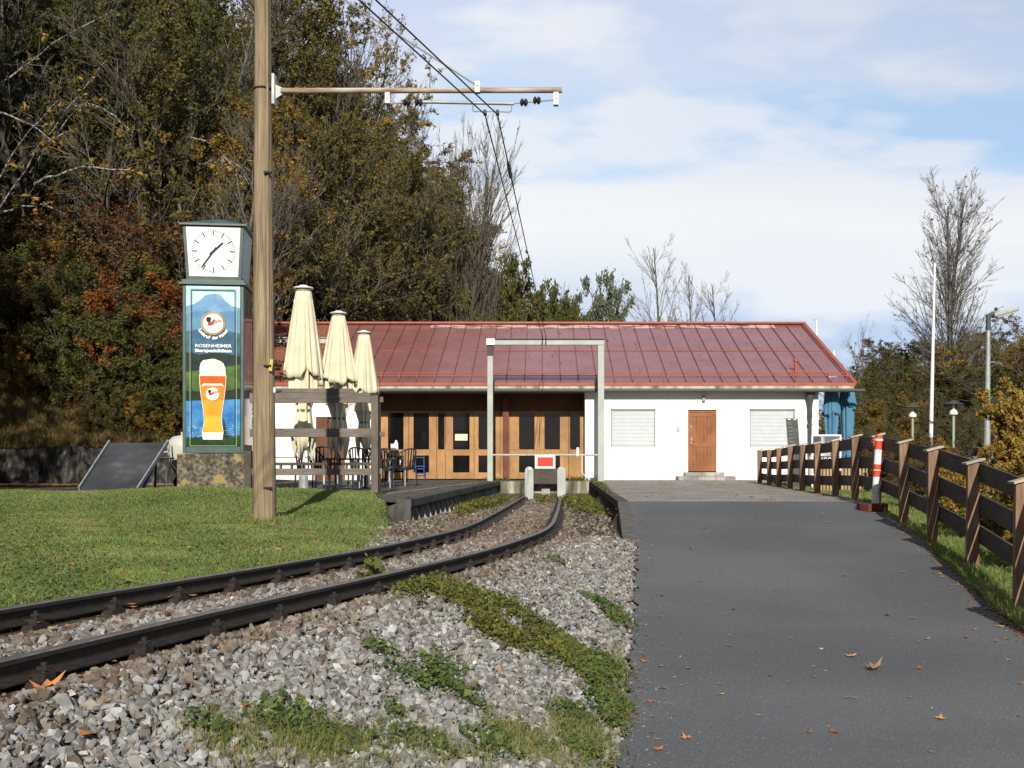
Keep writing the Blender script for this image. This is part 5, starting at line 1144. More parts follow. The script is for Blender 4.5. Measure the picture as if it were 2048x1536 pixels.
for x in (-8.95, -7.9): m = MB(); m.tube([(x, 22.0, .7), (x, 21.9, 0)], .025, 8); m.build('leg', black, rp)
# rounded pale bin on a tube trolley
bx_, by_ = (352 - CX) / F * 23.5, 23.5
ct = thing('barrow', 'pale rounded tub of a barrow half hidden behind the clock column', 'barrow', (bx_, by_, 0))
m = MB(); m.lathe((bx_ + .18, by_, .27), [(.05, 0), (.17, .04), (.26, .18), (.33, .42), (.36, .66), (.34, .78), (.24, .88), (.05, .92)], 24); m.build('tub', flat('pale_enamel', (.48, .48, .44), .5), ct, smooth=True)
m = MB(); m.tube([(bx_ - .25, by_ - .38, .80), (bx_ - .02, by_ - .40, .82), (bx_ + .02, by_ - .40, .98), (bx_ + .03, by_ - .40, .55), (bx_ + .12, by_ - .40, .45), (bx_ + .35, by_ - .40, .45)], .018, 8)
m.tube([(bx_ - .25, by_ - .38, .80), (bx_ - .25, by_ - .38, .68), (bx_ + .1, by_ - .40, .68)], .018, 8); m.tube([(bx_ + .16, by_ - .1, .9), (bx_ + .16, by_ - .1, 1.25)], .02, 8); m.build('handle_frame', flat('pale_tube', (.5, .5, .45), .4), ct, smooth=True)
for dx_ in (.05, .4): m = MB(); m.prism([(bx_ + dx_ + .15 * math.cos(a), .15 + .15 * math.sin(a)) for a in np.linspace(0, 2 * math.pi, 16, endpoint=False)], by_ + .1, by_ + .16); m.build('wheel', black, ct)

# ------------------------------------------------------------------ vegetation
def frames(T):
    a = np.where(np.abs(T[:, 2:3]) < .9, np.array([[0, 0, 1.]]), np.array([[1., 0, 0]])); u = np.cross(T, a); u /= np.linalg.norm(u, axis=1)[:, None] + 1e-9
    return u, np.cross(T, u)
def tubes(PT, RD, sides):
    """PT (n,k,3) RD (n,k)"""
    n, k, _ = PT.shape; T = np.gradient(PT, axis=1).reshape(-1, 3); T /= np.linalg.norm(T, axis=1)[:, None] + 1e-9
    u, v = frames(T); u = u.reshape(n, k, 1, 3); v = v.reshape(n, k, 1, 3); a = np.arange(sides) * 2 * np.pi / sides
    V = PT[:, :, None] + (u * np.cos(a)[None, None, :, None] + v * np.sin(a)[None, None, :, None]) * RD[:, :, None, None]
    base = (np.arange(n) * k * sides)[:, None, None] + (np.arange(k - 1) * sides)[None, :, None]; i = np.arange(sides)[None, None]; j = (i + 1) % sides
    Fq = np.stack([base + i, base + j, base + sides + j, base + sides + i], -1).reshape(-1, 4)
    return V.reshape(-1, 3), Fq
def grow(rg, P0, D0, L, R, k, bend, up):
    n = len(P0); PT = np.zeros((n, k, 3)); PT[:, 0] = P0; D = D0.copy()
    for i in range(1, k):
        D = D + rg.normal(scale=bend, size=D.shape); D[:, 2] += up; D /= np.linalg.norm(D, axis=1)[:, None]
        PT[:, i] = PT[:, i - 1] + D * (L / (k - 1))[:, None]
    return PT, R[:, None] * np.linspace(1, .35, k)[None]
def spawn(rg, PT, RD, per, t0, t1, ang, lf, lj, rmin, rf_=.55):
    n, k, _ = PT.shape; t = rg.uniform(t0, t1, (n, per)); f = t * (k - 1); i = np.minimum(f.astype(int), k - 2); fr = (f - i)[..., None]
    idx = np.arange(n)[:, None]; A_ = PT[idx, i]; B2 = PT[idx, i + 1]; P0 = (A_ * (1 - fr) + B2 * fr).reshape(-1, 3); T = (B2 - A_).reshape(-1, 3); T /= np.linalg.norm(T, axis=1)[:, None] + 1e-9
    u, v = frames(T); az = rg.uniform(0, 2 * np.pi, len(P0))[:, None]; an = (ang + rg.normal(scale=.18, size=len(P0)))[:, None]
    D = T * np.cos(an) + (u * np.cos(az) + v * np.sin(az)) * np.sin(an)
    Lp = np.linalg.norm(PT[:, -1] - PT[:, 0], axis=1)[:, None]; L = (Lp * lf * (1 - .55 * t) * rg.uniform(1 - lj, 1 + lj, t.shape)).ravel()
    R = np.maximum((RD[idx, i] * rf_).ravel(), rmin)
    return P0, D, L, R
def leaves(rg, PT, per, size, keep, spread, flat_=.0, asp=.6):
    n, k, _ = PT.shape; kp = rg.random(n) < keep; PT = PT[kp]; n = len(PT)
    t = rg.uniform(.15, 1, (n, per)) * (k - 1); i = np.minimum(t.astype(int), k - 2); fr = (t - i)[..., None]; idx = np.arange(n)[:, None]
    C = (PT[idx, i] * (1 - fr) + PT[idx, i + 1] * fr).reshape(-1, 3) + rg.normal(scale=spread, size=(n * per, 3))
    return quads(rg, C, size, asp, flat_)
def quads(rg, C, size, asp=.6, flat_=0.0, sj=.35):
    n = len(C); nn = rg.normal(size=(n, 3)); nn[:, 2] += flat_ * 3; nn /= np.linalg.norm(nn, axis=1)[:, None]; u, v = frames(nn)
    a = rg.uniform(0, 2 * np.pi, n)[:, None]; uu = u * np.cos(a) + v * np.sin(a); vv = -u * np.sin(a) + v * np.cos(a)
    s = (size * np.exp(rg.normal(scale=sj, size=n)))[:, None] if np.isscalar(size) else size[:, None]
    V = np.stack([C - uu * s, C - vv * s * asp + uu * s * .1, C + uu * s, C + vv * s * asp + uu * s * .1], 1) + nn[:, None] * s[:, None] * np.array([.12, -.1, .12, -.1])[None, :, None]
    return V.reshape(-1, 3), np.arange(4 * n).reshape(-1, 4)
def make_tree(name, label, cat, seed, H, stems, twigm, leafmat, barkm, trunk_r=.18, spread=.12, n1=18, n2=9, n3=7, a1=.75, a2=.7, a3=.6, l1=.42, l2=.45, l3=.5, up=.05, leaf_n=4, leaf_s=.09, keep=.5, t0=.22, group=None, tw_r=.007, clump=None, rfac=.5, bend=1.0):
    rg = np.random.default_rng(seed); r = thing(name, label, cat, (0, 0, 0), group, local=True)
    n = stems; az = rg.uniform(0, 2 * np.pi, n); D = np.stack([np.cos(az) * spread, np.sin(az) * spread, np.ones(n)], 1); D /= np.linalg.norm(D, axis=1)[:, None]
    P0 = np.stack([np.cos(az) * .12 * (n > 1), np.sin(az) * .12 * (n > 1), np.full(n, -.3)], 1)
    L = H * rg.uniform(.82, 1.0, n); L[0] = H
    T0, R0 = grow(rg, P0, D, L + .3, np.full(n, trunk_r), 10, .05 * bend, .05); R0 = trunk_r * np.linspace(1, .12, 10)[None] ** .8 * np.ones((n, 1))
    b1 = spawn(rg, T0, R0, n1, t0, .97, a1, l1, .3, .012, rfac); T1, R1 = grow(rg, *b1, 7, .10 * bend, up)
    V0, F0 = tubes(T0, R0, 8); V1, F1 = tubes(T1, R1, 5)
    np_mesh('trunk', np.concatenate([V0, V1]), np.concatenate([F0, F1 + len(V0)]), barkm, parent=r, smooth=True)
    b2 = spawn(rg, T1, R1, n2, .15, 1.0, a2, l2, .35, tw_r * 1.3); T2, R2 = grow(rg, *b2, 5, .12 * bend, up)
    b3 = spawn(rg, T2, R2, n3, .15, 1.0, a3, l3, .4, tw_r); T3, R3 = grow(rg, *b3, 4, .14 * bend, up)
    tip = spawn(rg, T0, R0, 12, .75, 1.0, a2, .12, .4, tw_r); T4, R4 = grow(rg, *tip, 4, .12, up)
    Vs, Fs, MI, AT = [], [], [], []; o = 0
    for T_, R_, sd in ((T2, R2, 3), (T3, R3, 3), (T4, R4, 3)):
        V, Fq = tubes(T_, R_, sd); Vs.append(V); Fs.append(Fq + o); o += len(V); MI.append(np.zeros(len(Fq))); AT.append(np.zeros(len(Fq)))
    if leaf_n:
        if clump is not None:
            c = np.sin(T3[:, 0, 0] * clump + 1) + np.sin(T3[:, 0, 1] * clump * 1.1 + 2) + np.sin(T3[:, 0, 2] * clump * .9); T3 = T3[c > -.35]
        V, Fq = leaves(rg, T3, leaf_n, leaf_s, keep, .05); Vs.append(V); Fs.append(Fq + o); o += len(V); MI.append(np.ones(len(Fq))); AT.append(np.clip(rg.normal(.5, .28, len(Fq)), 0, 1))
    np_mesh('crown', np.concatenate(Vs), np.concatenate(Fs), [twigm, leafmat], attr=np.concatenate(AT), mi=np.concatenate(MI), parent=r)
    zz = np.concatenate([v_[:, 2] for v_ in Vs]); r['_H'] = float(np.percentile(zz, 99.6))
    return r
def recolor(root, leafmat=None, twigm=None, barkm=None):
    for c in root.children:
        if c.name.startswith('crown'):
            for i, m_ in ((0, twigm), (1, leafmat)):
                if m_: c.material_slots[i].link = 'OBJECT'; c.material_slots[i].material = m_
        elif barkm: c.material_slots[0].link = 'OBJECT'; c.material_slots[0].material = barkm
TP = []
TP.append(make_tree('broadleaf_tree', 't', 'tree', 1, 13, 1, twig_b, L_olive, bark_d, .17, leaf_n=12, leaf_s=.058, keep=.75, n1=24, n2=9, n3=7, clump=1.1))
TP.append(make_tree('broadleaf_tree', 't', 'tree', 2, 13, 2, twig_b, L_ochre, bark_d, .15, leaf_n=11, leaf_s=.058, keep=.7, n1=15, n2=9, n3=6, a1=.9, clump=.9))
TP.append(make_tree('broadleaf_tree', 't', 'tree', 3, 13, 1, twig_g, L_rust, bark_d, .16, leaf_n=8, leaf_s=.052, keep=.5, n1=26, n2=9, n3=8, a1=1.0, up=.02, clump=.7))
TP.append(make_tree('broadleaf_tree', 't', 'tree', 4, 13, 3, twig_g, L_olive, bark_m, .12, spread=.16, leaf_n=6, leaf_s=.052, keep=.35, n1=14, n2=9, n3=8, a1=.55, a2=.5, up=.08, clump=1.3))
TP.append(make_tree('broadleaf_tree', 't', 'tree', 8, 13, 2, twig_b, L_olive, bark_d, .15, leaf_n=9, leaf_s=.052, keep=.8, n1=28, n2=12, n3=9, a1=.9, l1=.46, up=.03, tw_r=.009))
SH = []
SH.append(make_tree('shrub', 's', 'shrub', 5, 3.2, 9, twig_b, L_green, bark_d, .03, spread=.55, leaf_n=16, leaf_s=.032, keep=.9, n1=9, n2=6, n3=4, a1=.7, l1=.45, t0=.1, tw_r=.004))
SH.append(make_tree('shrub', 's', 'shrub', 6, 3.2, 11, twig_b, L_bush, bark_d, .025, spread=.45, leaf_n=9, leaf_s=.048, keep=.85, n1=8, n2=6, n3=4, a1=.6, l1=.4, t0=.1, tw_r=.004))
BT = make_tree('bare_tree', 'b', 'tree', 9, 13.5, 2, twig_g, L_brown, bark_m, .17, spread=.02, leaf_n=1, leaf_s=.05, keep=.07, n1=64, n2=11, n3=7, a1=.52, a2=.5, a3=.5, l1=.37, l2=.33, l3=.42, up=.035, t0=.12, tw_r=.006, rfac=.22, bend=.45)
DM = make_tree('shrub', 's', 'shrub', 25, 3.2, 22, twig_b, L_green, bark_d, .025, spread=.62, leaf_n=14, leaf_s=.030, keep=.9, n1=9, n2=5, n3=4, a1=.8, l1=.34, up=.0, t0=.1, tw_r=.004, bend=1.3)
BT3 = make_tree('bare_tree', 'b', 'tree', 19, 13.5, 1, twig_b, L_brown, bark_m, .15, spread=.03, leaf_n=0, n1=34, n2=9, n3=6, a1=.6, a2=.5, a3=.45, l1=.40, l2=.38, l3=.42, up=.045, t0=.08, tw_r=.0075, rfac=.26, bend=.5)
BT2 = make_tree('bare_tree', 'b', 'tree', 14, 13.5, 5, twig_b, L_brown, bark_d, .12, spread=.24, leaf_n=1, leaf_s=.06, keep=.04, n1=20, n2=9, n3=7, rfac=.4, bend=.6, a1=.42, a2=.4, a3=.4, l1=.45, l2=.40, l3=.45, up=.08, t0=.2, tw_r=.009)
used = set()
def plant(tp, x, y, H, label, leafmat=None, twigm=None, barkm=None, z=None, group=None, wide=1.0, name=None, cat=None):
    sc = H / tp['_H']; zz = zg1(x, y) if z is None else z; c = copy_tree(tp, (x, y, zz - .1), label, group, rotz=random.uniform(0, 6.28), scale=(sc * wide, sc * wide, sc))
    if leafmat or twigm or barkm: recolor(c, leafmat, twigm, barkm)
    if name: c.name = name
    return c
SIL = [(-400, -500), (400, -420), (520, -330), (600, -170), (660, -90), (700, -10), (745, 70), (780, 130), (815, 185), (850, 235), (866, 330), (880, 440), (930, 520), (990, 560), (1060, 610), (1085, 640)]
def sil(px): return float(np.interp(px, [a for a, b in SIL], [b for a, b in SIL]))
rn = random.Random(21); kinds = [('unseen olive green half bare tree added to shade the left bank', L_olive, 'olive green trees on the slope'), ('tree with ochre yellow leaves on the wooded slope', L_ochre, 'ochre yellow trees on the slope'), ('rust orange beech on the dark slope', L_rust, 'rust orange trees on the slope'), ('dark green leafed tree on the wooded slope', L_green, 'dark green trees on the slope')]
def hill_tree(px, Y, H, ti, ki, wide=1.0, margin=0):
    x = (px - CX) / F * Y
    if float(hill_d(np.array(x), np.array(Y))) < .3 and Y > 34 and px < 1000: return None
    zb_ = zg1(x, Y); top = HY - (zb_ + H - EYE) * F / Y; lim = sil(px + 20) + margin
    if top < lim: H = EYE + (HY - lim) / F * Y - zb_
    if H < 3.0: return None
    lab, lm, gr = kinds[ki]
    return plant(TP[ti], x, Y, H, lab, leafmat=lm, group=gr, wide=wide * (1.0 if H > 8 else 1.25))
cnt = 0
for Y in (37, 41, 45, 49, 54, 59, 65, 72):
    for px in range(-110, 1010, int(2000 * 2.15 / Y)):
        pp = px + rn.uniform(-25, 25); yy = Y + rn.uniform(-2, 2); right = pp > 430
        if pp < 330 and Y < 40: continue
        if pp < 520: ki = rn.choices([0, 1, 2, 3], [6, 3.4, 0, 2.2])[0] if pp > 150 else rn.choices([0, 1, 2, 3], [6, 1.2, 0, 2.5])[0]
        else: ki = rn.choices([0, 1, 2, 3], [6, 4, .3, 2.0])[0]
        ti = rn.choices([0, 1, 2, 3, 4], [2, 3, 2, 2, 5])[0]
        if hill_tree(pp, yy, rn.uniform(10, 15), ti, ki): cnt += 1
for px, Y, H, ti in ((285, 39.5, 7.0, 2), (345, 40, 7.5, 2), (225, 42, 7, 2)):
    x = (px - CX) / F * Y; plant(TP[ti], x, Y, H, kinds[2][0], leafmat=L_rust, group=kinds[2][2], wide=1.1)
for px, Y, H, ti, ki in ((470, 62, 16, 4, 0), (505, 68, 17, 4, 0), (560, 66, 16, 4, 1), (610, 62, 15, 4, 0), (650, 68, 15, 4, 0), (690, 70, 14, 4, 1), (730, 72, 13, 4, 0), (440, 70, 17, 4, 0), (770, 66, 12, 4, 0)):
    hill_tree(px, Y, H, ti, ki, wide=1.15)
# trees that shape the skyline of the wood
for px, Y, top, ti, ki, lab in ((800, 56, 190, 1, 1, 'golden leafed tree forming the right shoulder of the wood'), (735, 60, 75, 3, 0, 'slender olive tree on the skyline left of the golden one'), (985, 60, 520, 1, 1, 'small golden tree behind the roof ridge'), (935, 58, 470, 0, 0, 'olive tree below the tall bare tree behind the roof'), (860, 55, 330, 3, 1, 'loose yellow tree between golden tree and bare tree'),
                            (690, 56, 20, 3, 1, 'tall yellowish tree just right of the wooden mast top'), (625, 52, -80, 0, 0, 'tall olive tree right behind the wooden mast')):
    x = (px - CX) / F * Y; z = zg1(x, Y); H = EYE + (HY - top) / F * Y - z; plant(TP[ti], x, Y, H, lab, leafmat=kinds[ki][1], wide=.95)
x = (900 - CX) / F * 50; plant(BT2, x, 50, EYE + (HY - 225) / F * 50 - zg1(x, 50), 'tall bare tree with many upright branches left of the wires', wide=.72)
x = (893 - CX) / F * 52; plant(BT2, x, 52, EYE + (HY - 235) / F * 52 - zg1(x, 52), 'slim bare tree at the right edge of the golden crowns', wide=.42)
x = (1052 - CX) / F * 50; plant(DM, x, 50, EYE + (HY - 535) / F * 50 - zg1(x, 50), 'dark rounded bushy tree behind the roof ridge near the wires', leafmat=L_green, wide=.5)
x = (1010 - CX) / F * 51; plant(TP[1], x, 51, EYE + (HY - 560) / F * 51 - zg1(x, 51), 'golden bush behind the roof ridge left of the dark one', leafmat=L_ochre, wide=1.1)
for px, top, wd, lb in ((1155, 568, .42, 'grey green conical tree behind the middle of the roof'), (1190, 598, .35, 'smaller grey green tree right of the conical one'), (1112, 605, .3, 'low grey green tree left of the conical one')):
    x = (px - CX) / F * 62; plant(DM, x, 62, EYE + (HY - top) / F * 62 + .15, lb, leafmat=leafm('leaf_greygreen%d' % px, [(.10, .12, .07), (.15, .17, .11), (.20, .22, .15)]), wide=wd * 1.15)
for px, top, wd, lb in ((1325, 462, .95, 'bare tree standing highest behind the roof'), (1390, 522, .8, 'slim bare tree right of the highest one behind the roof'), (1440, 540, 1.0, 'bare tree rightmost of those behind the roof')):
    x = (px - CX) / F * 66; plant(BT3, x, 66, EYE + (HY - top) / F * 66 + .15, lb, wide=wd, twigm=twig_b)
x = (1893 - CX) / F * 52; plant(BT, x, 52, EYE + (HY - 348) / F * 52 + .2, 'large bare tree with pale upright stems at the right', wide=1.0)
x = (1722 - CX) / F * 50; plant(BT3, x, 50, EYE + (HY - 632) / F * 50 + .2, 'thin bare sapling beside the right roof corner', wide=.5)
# bushes and trees of the right background
bgk = [('olive brown thicket tree in the right background', L_olive), ('yellow brown thicket tree in the right background', L_ochre), ('dark green thicket tree in the right background', L_green), ('brown leafed thicket tree in the right background', L_brown)]
for i, (px, top, Y, ti, ki, wd) in enumerate(((1735, 745, 44, 0, 2, .9), (1700, 770, 47, 0, 1, .8), (1765, 700, 56, 3, 0, 1.1), (1800, 690, 60, 3, 0, 1.2), (1830, 740, 50, 1, 0, 1.2), (1850, 700, 62, 3, 3, 1.2), (1885, 790, 46, 0, 0, 1.1), (1925, 740, 50, 1, 2, 1.3), (1945, 690, 60, 3, 0, 1.2),
                                              (1985, 670, 60, 3, 3, 1.2), (2020, 665, 54, 3, 0, 1.2), (2060, 680, 50, 1, 1, 1.3), (2000, 760, 44, 0, 2, 1.2), (1790, 790, 42, 1, 2, 1.0), (1820, 830, 41, 0, 1, .9), (1760, 815, 41, 0, 1, .9), (1960, 800, 42, 0, 0, 1.1), (2110, 700, 47, 0, 0, 1.2), (1915, 830, 40, 0, 3, .8), (1720, 850, 42, 1, 2, .8), (1860, 820, 43, 1, 3, .9), (1745, 770, 52, 1, 3, 1.2), (1780, 740, 53, 0, 2, 1.2), (1815, 760, 54, 1, 1, 1.2), (1870, 750, 55, 0, 3, 1.2), (1905, 760, 56, 1, 0, 1.2), (1975, 740, 53, 0, 0, 1.2), (2025, 740, 49, 1, 3, 1.2), (1715, 810, 55, 0, 0, 1.1), (1840, 790, 48, 0, 2, 1.1), (2040, 790, 45, 0, 1, 1.1), (1940, 850, 38, 0, 2, .8), (1990, 840, 39, 1, 0, .9), (1775, 860, 39, 0, 2, .8))):
    x = (px - CX) / F * Y; plant(TP[4 if i % 2 else ti], x, Y, EYE + (HY - top + 12) / F * Y + .3, bgk[ki][0], leafmat=bgk[ki][1], group='thicket at the right', wide=wd * 1.35)
for i, (px, top, Y, ki, wd, lb) in enumerate(((1835, 860, 22, 3, .9, 'low brown leafed shrub behind the fence'), (1780, 880, 24, 3, .9, 'low brown leafed shrub behind the fence'), (1900, 868, 20, 3, 1.0, 'low brown leafed shrub behind the fence'), (1870, 890, 17, 3, 1.1, 'low brown leafed shrub behind the fence'))):
    x = (px - CX) / F * Y; plant(SH[0], x, Y, EYE + (HY - top) / F * Y - zg1(x, Y), lb, leafmat=L_brown, group='low brown shrubs behind the fence', wide=wd * 1.2)
for i, (x, y, H, wd, lb) in enumerate(((7.35, 15.8, 1.95, .95, 'tall golden leafed bush at the right edge'), (6.5, 13.6, 1.3, 1.1, 'golden leafed bush left of the tallest one'), (5.6, 11.6, 1.35, .9, 'low golden bush close behind the fence'), (5.5, 9.6, 1.2, .95, 'nearest low golden bush behind the fence'), (5.7, 14.6, 1.1, .9, 'small golden bush behind the striped post'), (5.3, 12.6, 1.05, 1.3, 'golden bush between the posts right of the striped one'), (4.95, 10.2, .95, 1.3, 'golden bush touching the back of the near fence boards'), (6.6, 11.2, 1.5, 1.2, 'golden bush at the right edge above the near fence'), (7.6, 13.2, 1.7, 1.1, 'dense golden bush at the picture edge below the street lamp'), (8.5, 17.5, 2.2, .95, 'golden bush farthest right behind the tallest one'))):
    plant(SH[1], x, y, H, lb, wide=wd)
# bushes on the left bank
lk = [('green leafed bush on the left bank', L_green), ('brown and ochre bush on the left bank', L_brown), ('rust orange bush low on the left bank', L_rust), ('golden bush on the left bank', L_ochre)]
rn = random.Random(5)
for px, Y, H, ki in ((215, 32.0, 3.2, 0), (265, 31.5, 3.0, 0), (170, 33.5, 3.6, 0), (240, 34.5, 4.2, 0), (300, 33, 3.2, 1), (320, 31.2, 2.6, 0), (140, 35, 3.4, 1), (60, 35, 3.4, 1), (10, 34, 3.2, 1), (-40, 34, 3.0, 1), (100, 37, 3.6, 0), (345, 32.5, 4.2, 2), (20, 38, 4.2, 1), (190, 37, 4.0, 3), (280, 37, 5.0, 1), (360, 36, 5.0, 1), (255, 30.4, 1.5, 0), (310, 30.3, 1.3, 3), (215, 30.4, 1.4, 1), (340, 30.6, 2.2, 0), (95, 33.5, 2.0, 3)):
    x = (px - CX) / F * Y; plant(SH[0], x, Y, H, lk[ki][0], leafmat=lk[ki][1], group='bushes on the left bank', wide=1.15)
# unseen trees left of and behind the camera, added to shade the bank
for x, y, H in ((-15.5, 22, 13), (-17, 16, 14), (-14.5, 14, 12), (-20, 20, 15), (-18, 9, 14), (-14, 7, 12), (-22, 13, 15), (-24, 24, 15), (-20, 27, 14), (-26, 18, 15), (-19, 2, 15), (-27, 30, 14), (-15, 18.5, 12), (-23, 31, 19), (-26, 33, 20), (-22, 24, 19), (-25, 20, 20), (-29, 27, 20), (-30, 36, 19), (-21, 17, 19), (-28, 14, 20), (-32, 21, 20), (-24, 28, 20), (-33, 32, 19)):
    plant(TP[0 if H > 13 else 1], x, y, H, 'unseen olive green half bare tree added to shade the left bank', group='olive green trees on the slope')
# tree with pale lichen covered boughs reaching in from the left
def bough_tree():
    r = thing('leaning_tree', 'tree with long pale lichen covered boughs reaching in from the left', 'tree', (-17.6, 31, 5), None, local=True); rg = np.random.default_rng(77)
    starts = [((-19.2, 33.0), (0, 420), (215, 120)), ((-19, 32), (-30, 400), (120, 200)), ((-19, 32), (20, 350), (160, 260)), ((-18, 33), (60, 345), (190, 195)), ((-18.5, 32), (-10, 180), (230, 25)), ((-18, 32), (-20, 225), (110, 290)), ((-17, 33), (70, 365), (270, 345)), ((-18, 31), (-10, 30), (40, -60)), ((-17, 33), (150, 210), (260, 260)), ((-18, 33), (10, 425), (130, 430)), ((-17, 34), (380, 270), (500, 370)), ((-17, 34), (400, 330), (500, 345))]
    PTs = []
    for _, a, b in starts:
        A_, B2 = P(a[0], a[1], 33), P(b[0], b[1], 31.5); k = 9; pts = []
        for i in range(k): t = i / (k - 1); q = A_.lerp(B2, t); q += Vector((0, 0, .25 * math.sin(t * 3))) ; pts.append(np.array(q) + rg.normal(scale=.03, size=3))
        PTs.append(pts)
    T1 = np.array(PTs); R1 = np.linspace(.038, .014, 9)[None] * rg.uniform(.7, 1.2, (len(T1), 1))
    tr = np.array([[(-19.5 + .1 * i, 33 + .0 * i, 4.5 + i * 1.2) for i in range(10)]]); V0, F0 = tubes(tr, np.linspace(.22, .08, 10)[None], 8); V1, F1 = tubes(T1, R1, 6); og = np.array([-17.6, 31, 5])
    np_mesh('trunk', np.concatenate([V0, V1]) - og, np.concatenate([F0, F1 + len(V0)]), bark_l, parent=r, smooth=True)
    b2 = spawn(rg, T1, R1, 7, .1, 1, .6, .22, .4, .009); T2, R2 = grow(rg, *b2, 6, .06, .02); b3 = spawn(rg, T2, R2, 5, .1, 1, .6, .4, .4, .006); T3, R3 = grow(rg, *b3, 4, .08, .0)
    V2, F2 = tubes(T2, R2, 4); V3, F3 = tubes(T3, R3, 3); VL, FL = leaves(rg, T3, 3, .07, .35, .05)
    mi = np.concatenate([np.zeros(len(F2)), np.zeros(len(F3)), np.ones(len(FL))]); at = np.concatenate([np.zeros(len(F2) + len(F3)), rg.random(len(FL))])
    np_mesh('crown', np.concatenate([V2, V3, VL]) - og, np.concatenate([F2, F3 + len(V2), FL + len(V2) + len(V3)]), [twig_g, L_ochre], attr=at, mi=mi, parent=r)
bough_tree()
for t in TP + SH + [BT, BT2, BT3, DM]:
    for c in list(t.children): bpy.data.objects.remove(c)
    bpy.data.objects.remove(t)

# ------------------------------------------------------------------ grass, weeds and fallen leaves
rg = np.random.default_rng(99)
def blades(name, X, Y, h, w, matl, lean=.5, z=None):
    n = len(X); Z = zg(X, Y) if z is None else z; B0 = np.stack([X, Y, Z - .005], 1); a = rg.uniform(0, 2 * np.pi, n); d = np.stack([np.cos(a), np.sin(a), np.zeros(n)], 1)
    hh = (h * np.exp(rg.normal(scale=.35, size=n)))[:, None]; a2 = rg.uniform(0, 2 * np.pi, n); ld = np.stack([np.cos(a2), np.sin(a2), np.zeros(n)], 1) * (rg.uniform(0, lean, n)[:, None] * hh)
    ww = (w * np.ones(n))[:, None]; M1 = B0 + ld * .35 + np.array([0, 0, 1.]) * hh * .6; T_ = B0 + ld + np.array([0, 0, 1.]) * hh * .95
    V = np.stack([B0 - d * ww, B0 + d * ww, M1 + d * ww * .8, T_, M1 - d * ww * .8], 1).reshape(-1, 3)
    b_ = (np.arange(n) * 5)[:, None]; at = np.clip(rg.normal(.45, .24, n) + .24 * hsh(X * 1.4 + 5, Y * 1.1) + .16 * hsh(X * 4.1, Y * 3.3 + 2), 0, 1)
    return np_mesh(name, V, [b_ + np.array([[0, 1, 2, 4]]), b_ + np.array([[4, 2, 3]])], matl, attr=np.concatenate([at, at]))
def inview(X, Y, z, m=40): return (X / Y * F + CX > -m) & (X / Y * F + CX < 2048 + m) & ((EYE - z) / Y * F + HY < 1536 + m)
# lawn
n = 720000; Y = 4.2 + 17.2 * rg.random(n) ** 1.35; X = rg.uniform(-.56, .0, n) * Y - .4; u = X - xc(Y)
pl = (X > np.interp(Y, [17.3, 17.75, 20.3], [-2.45, -2.64, -3.22])) & (Y > 17.0) | (Y > 20.75) | (Y > 20.3) & (X > -5.6); 
ok = (u < -.66 + rg.normal(scale=.05, size=n)) & ((Y < 9.8) | (X < lawnx(Y) + rg.normal(scale=.07, size=n))) & ~pl & inview(X, Y, -.2) & ~((np.abs(X + 6.3) < .7) & (np.abs(Y - 21.0) < .8)) & ~((X > wallx(17.3) - .25) & (Y > 16.9))
X, Y = X[ok], Y[ok]; long_ = np.clip(hsh(X * 1.1 + 3, Y * 1.7), 0, 1) * sst(15, 11, Y)
tag(blades('lawn_grass', X, Y, (.020 + .030 * long_) * (.8 + .02 * Y), .0012 + .00022 * Y, L_grass, 1.2), kind='stuff')
n = 900; a_ = rg.uniform(0, 6.28, n); r_ = .17 + rg.exponential(.06, n); tag(blades('mast_foot_grass', MX(528.5) + r_ * np.cos(a_), MY + r_ * np.sin(a_), .07, .0035, L_grass, .9), kind='stuff')
n = 60000; Y = 4.5 + 15 * rg.random(n) ** 1.3; X = rg.uniform(-.56, .0, n) * Y - .4; u = X - xc(Y); ok = (u < -.7) & ((Y < 9.8) | (X < lawnx(Y) - .1)) & ~((X > -3.3) & (Y > 17)) & inview(X, Y, -.2) & (hsh(X * 2, Y * 2) > -.2); X, Y = X[ok], Y[ok]
C = np.stack([X, Y, zg(X, Y) + rg.uniform(.01, .05, len(X))], 1); V, Fq = quads(rg, C, .009, .8, .6)
tag(np_mesh('lawn_clover', V, Fq, L_cover_g, attr=rg.random(len(Fq))), kind='stuff')
# verge right of the road and beyond the fence
n = 380000; Y = 6 + 26 * rg.random(n) ** 1.3; X = xre(Y) + rg.random(n) ** 1.5 * 5.5; pv_ = (X < np.interp(Y, [16.5, 18, 21, 26, 30.5, 33], [4.95, 5.2, 5.45, 5.75, 6.1, 6.3])) & (Y > 16.5); ok = ~pv_ & inview(X, Y, -.5); X, Y = X[ok], Y[ok]
tag(blades('verge_grass', X, Y, .035 + .04 * np.clip(hsh(X * 2, Y), 0, 1) + .04 * sst(14, 9, Y), .0018 + .0002 * Y, L_grass, 1.2), kind='stuff')
# dry grass on the bank and below the fence edge
n = 60000; X = rg.uniform(-19, -10.3, n); Y = 29.5 + 5 * rg.random(n) ** 1.2
tag(blades('dry_bank_grass', X, Y, .22, .010, L_dry, 1.2), kind='stuff')
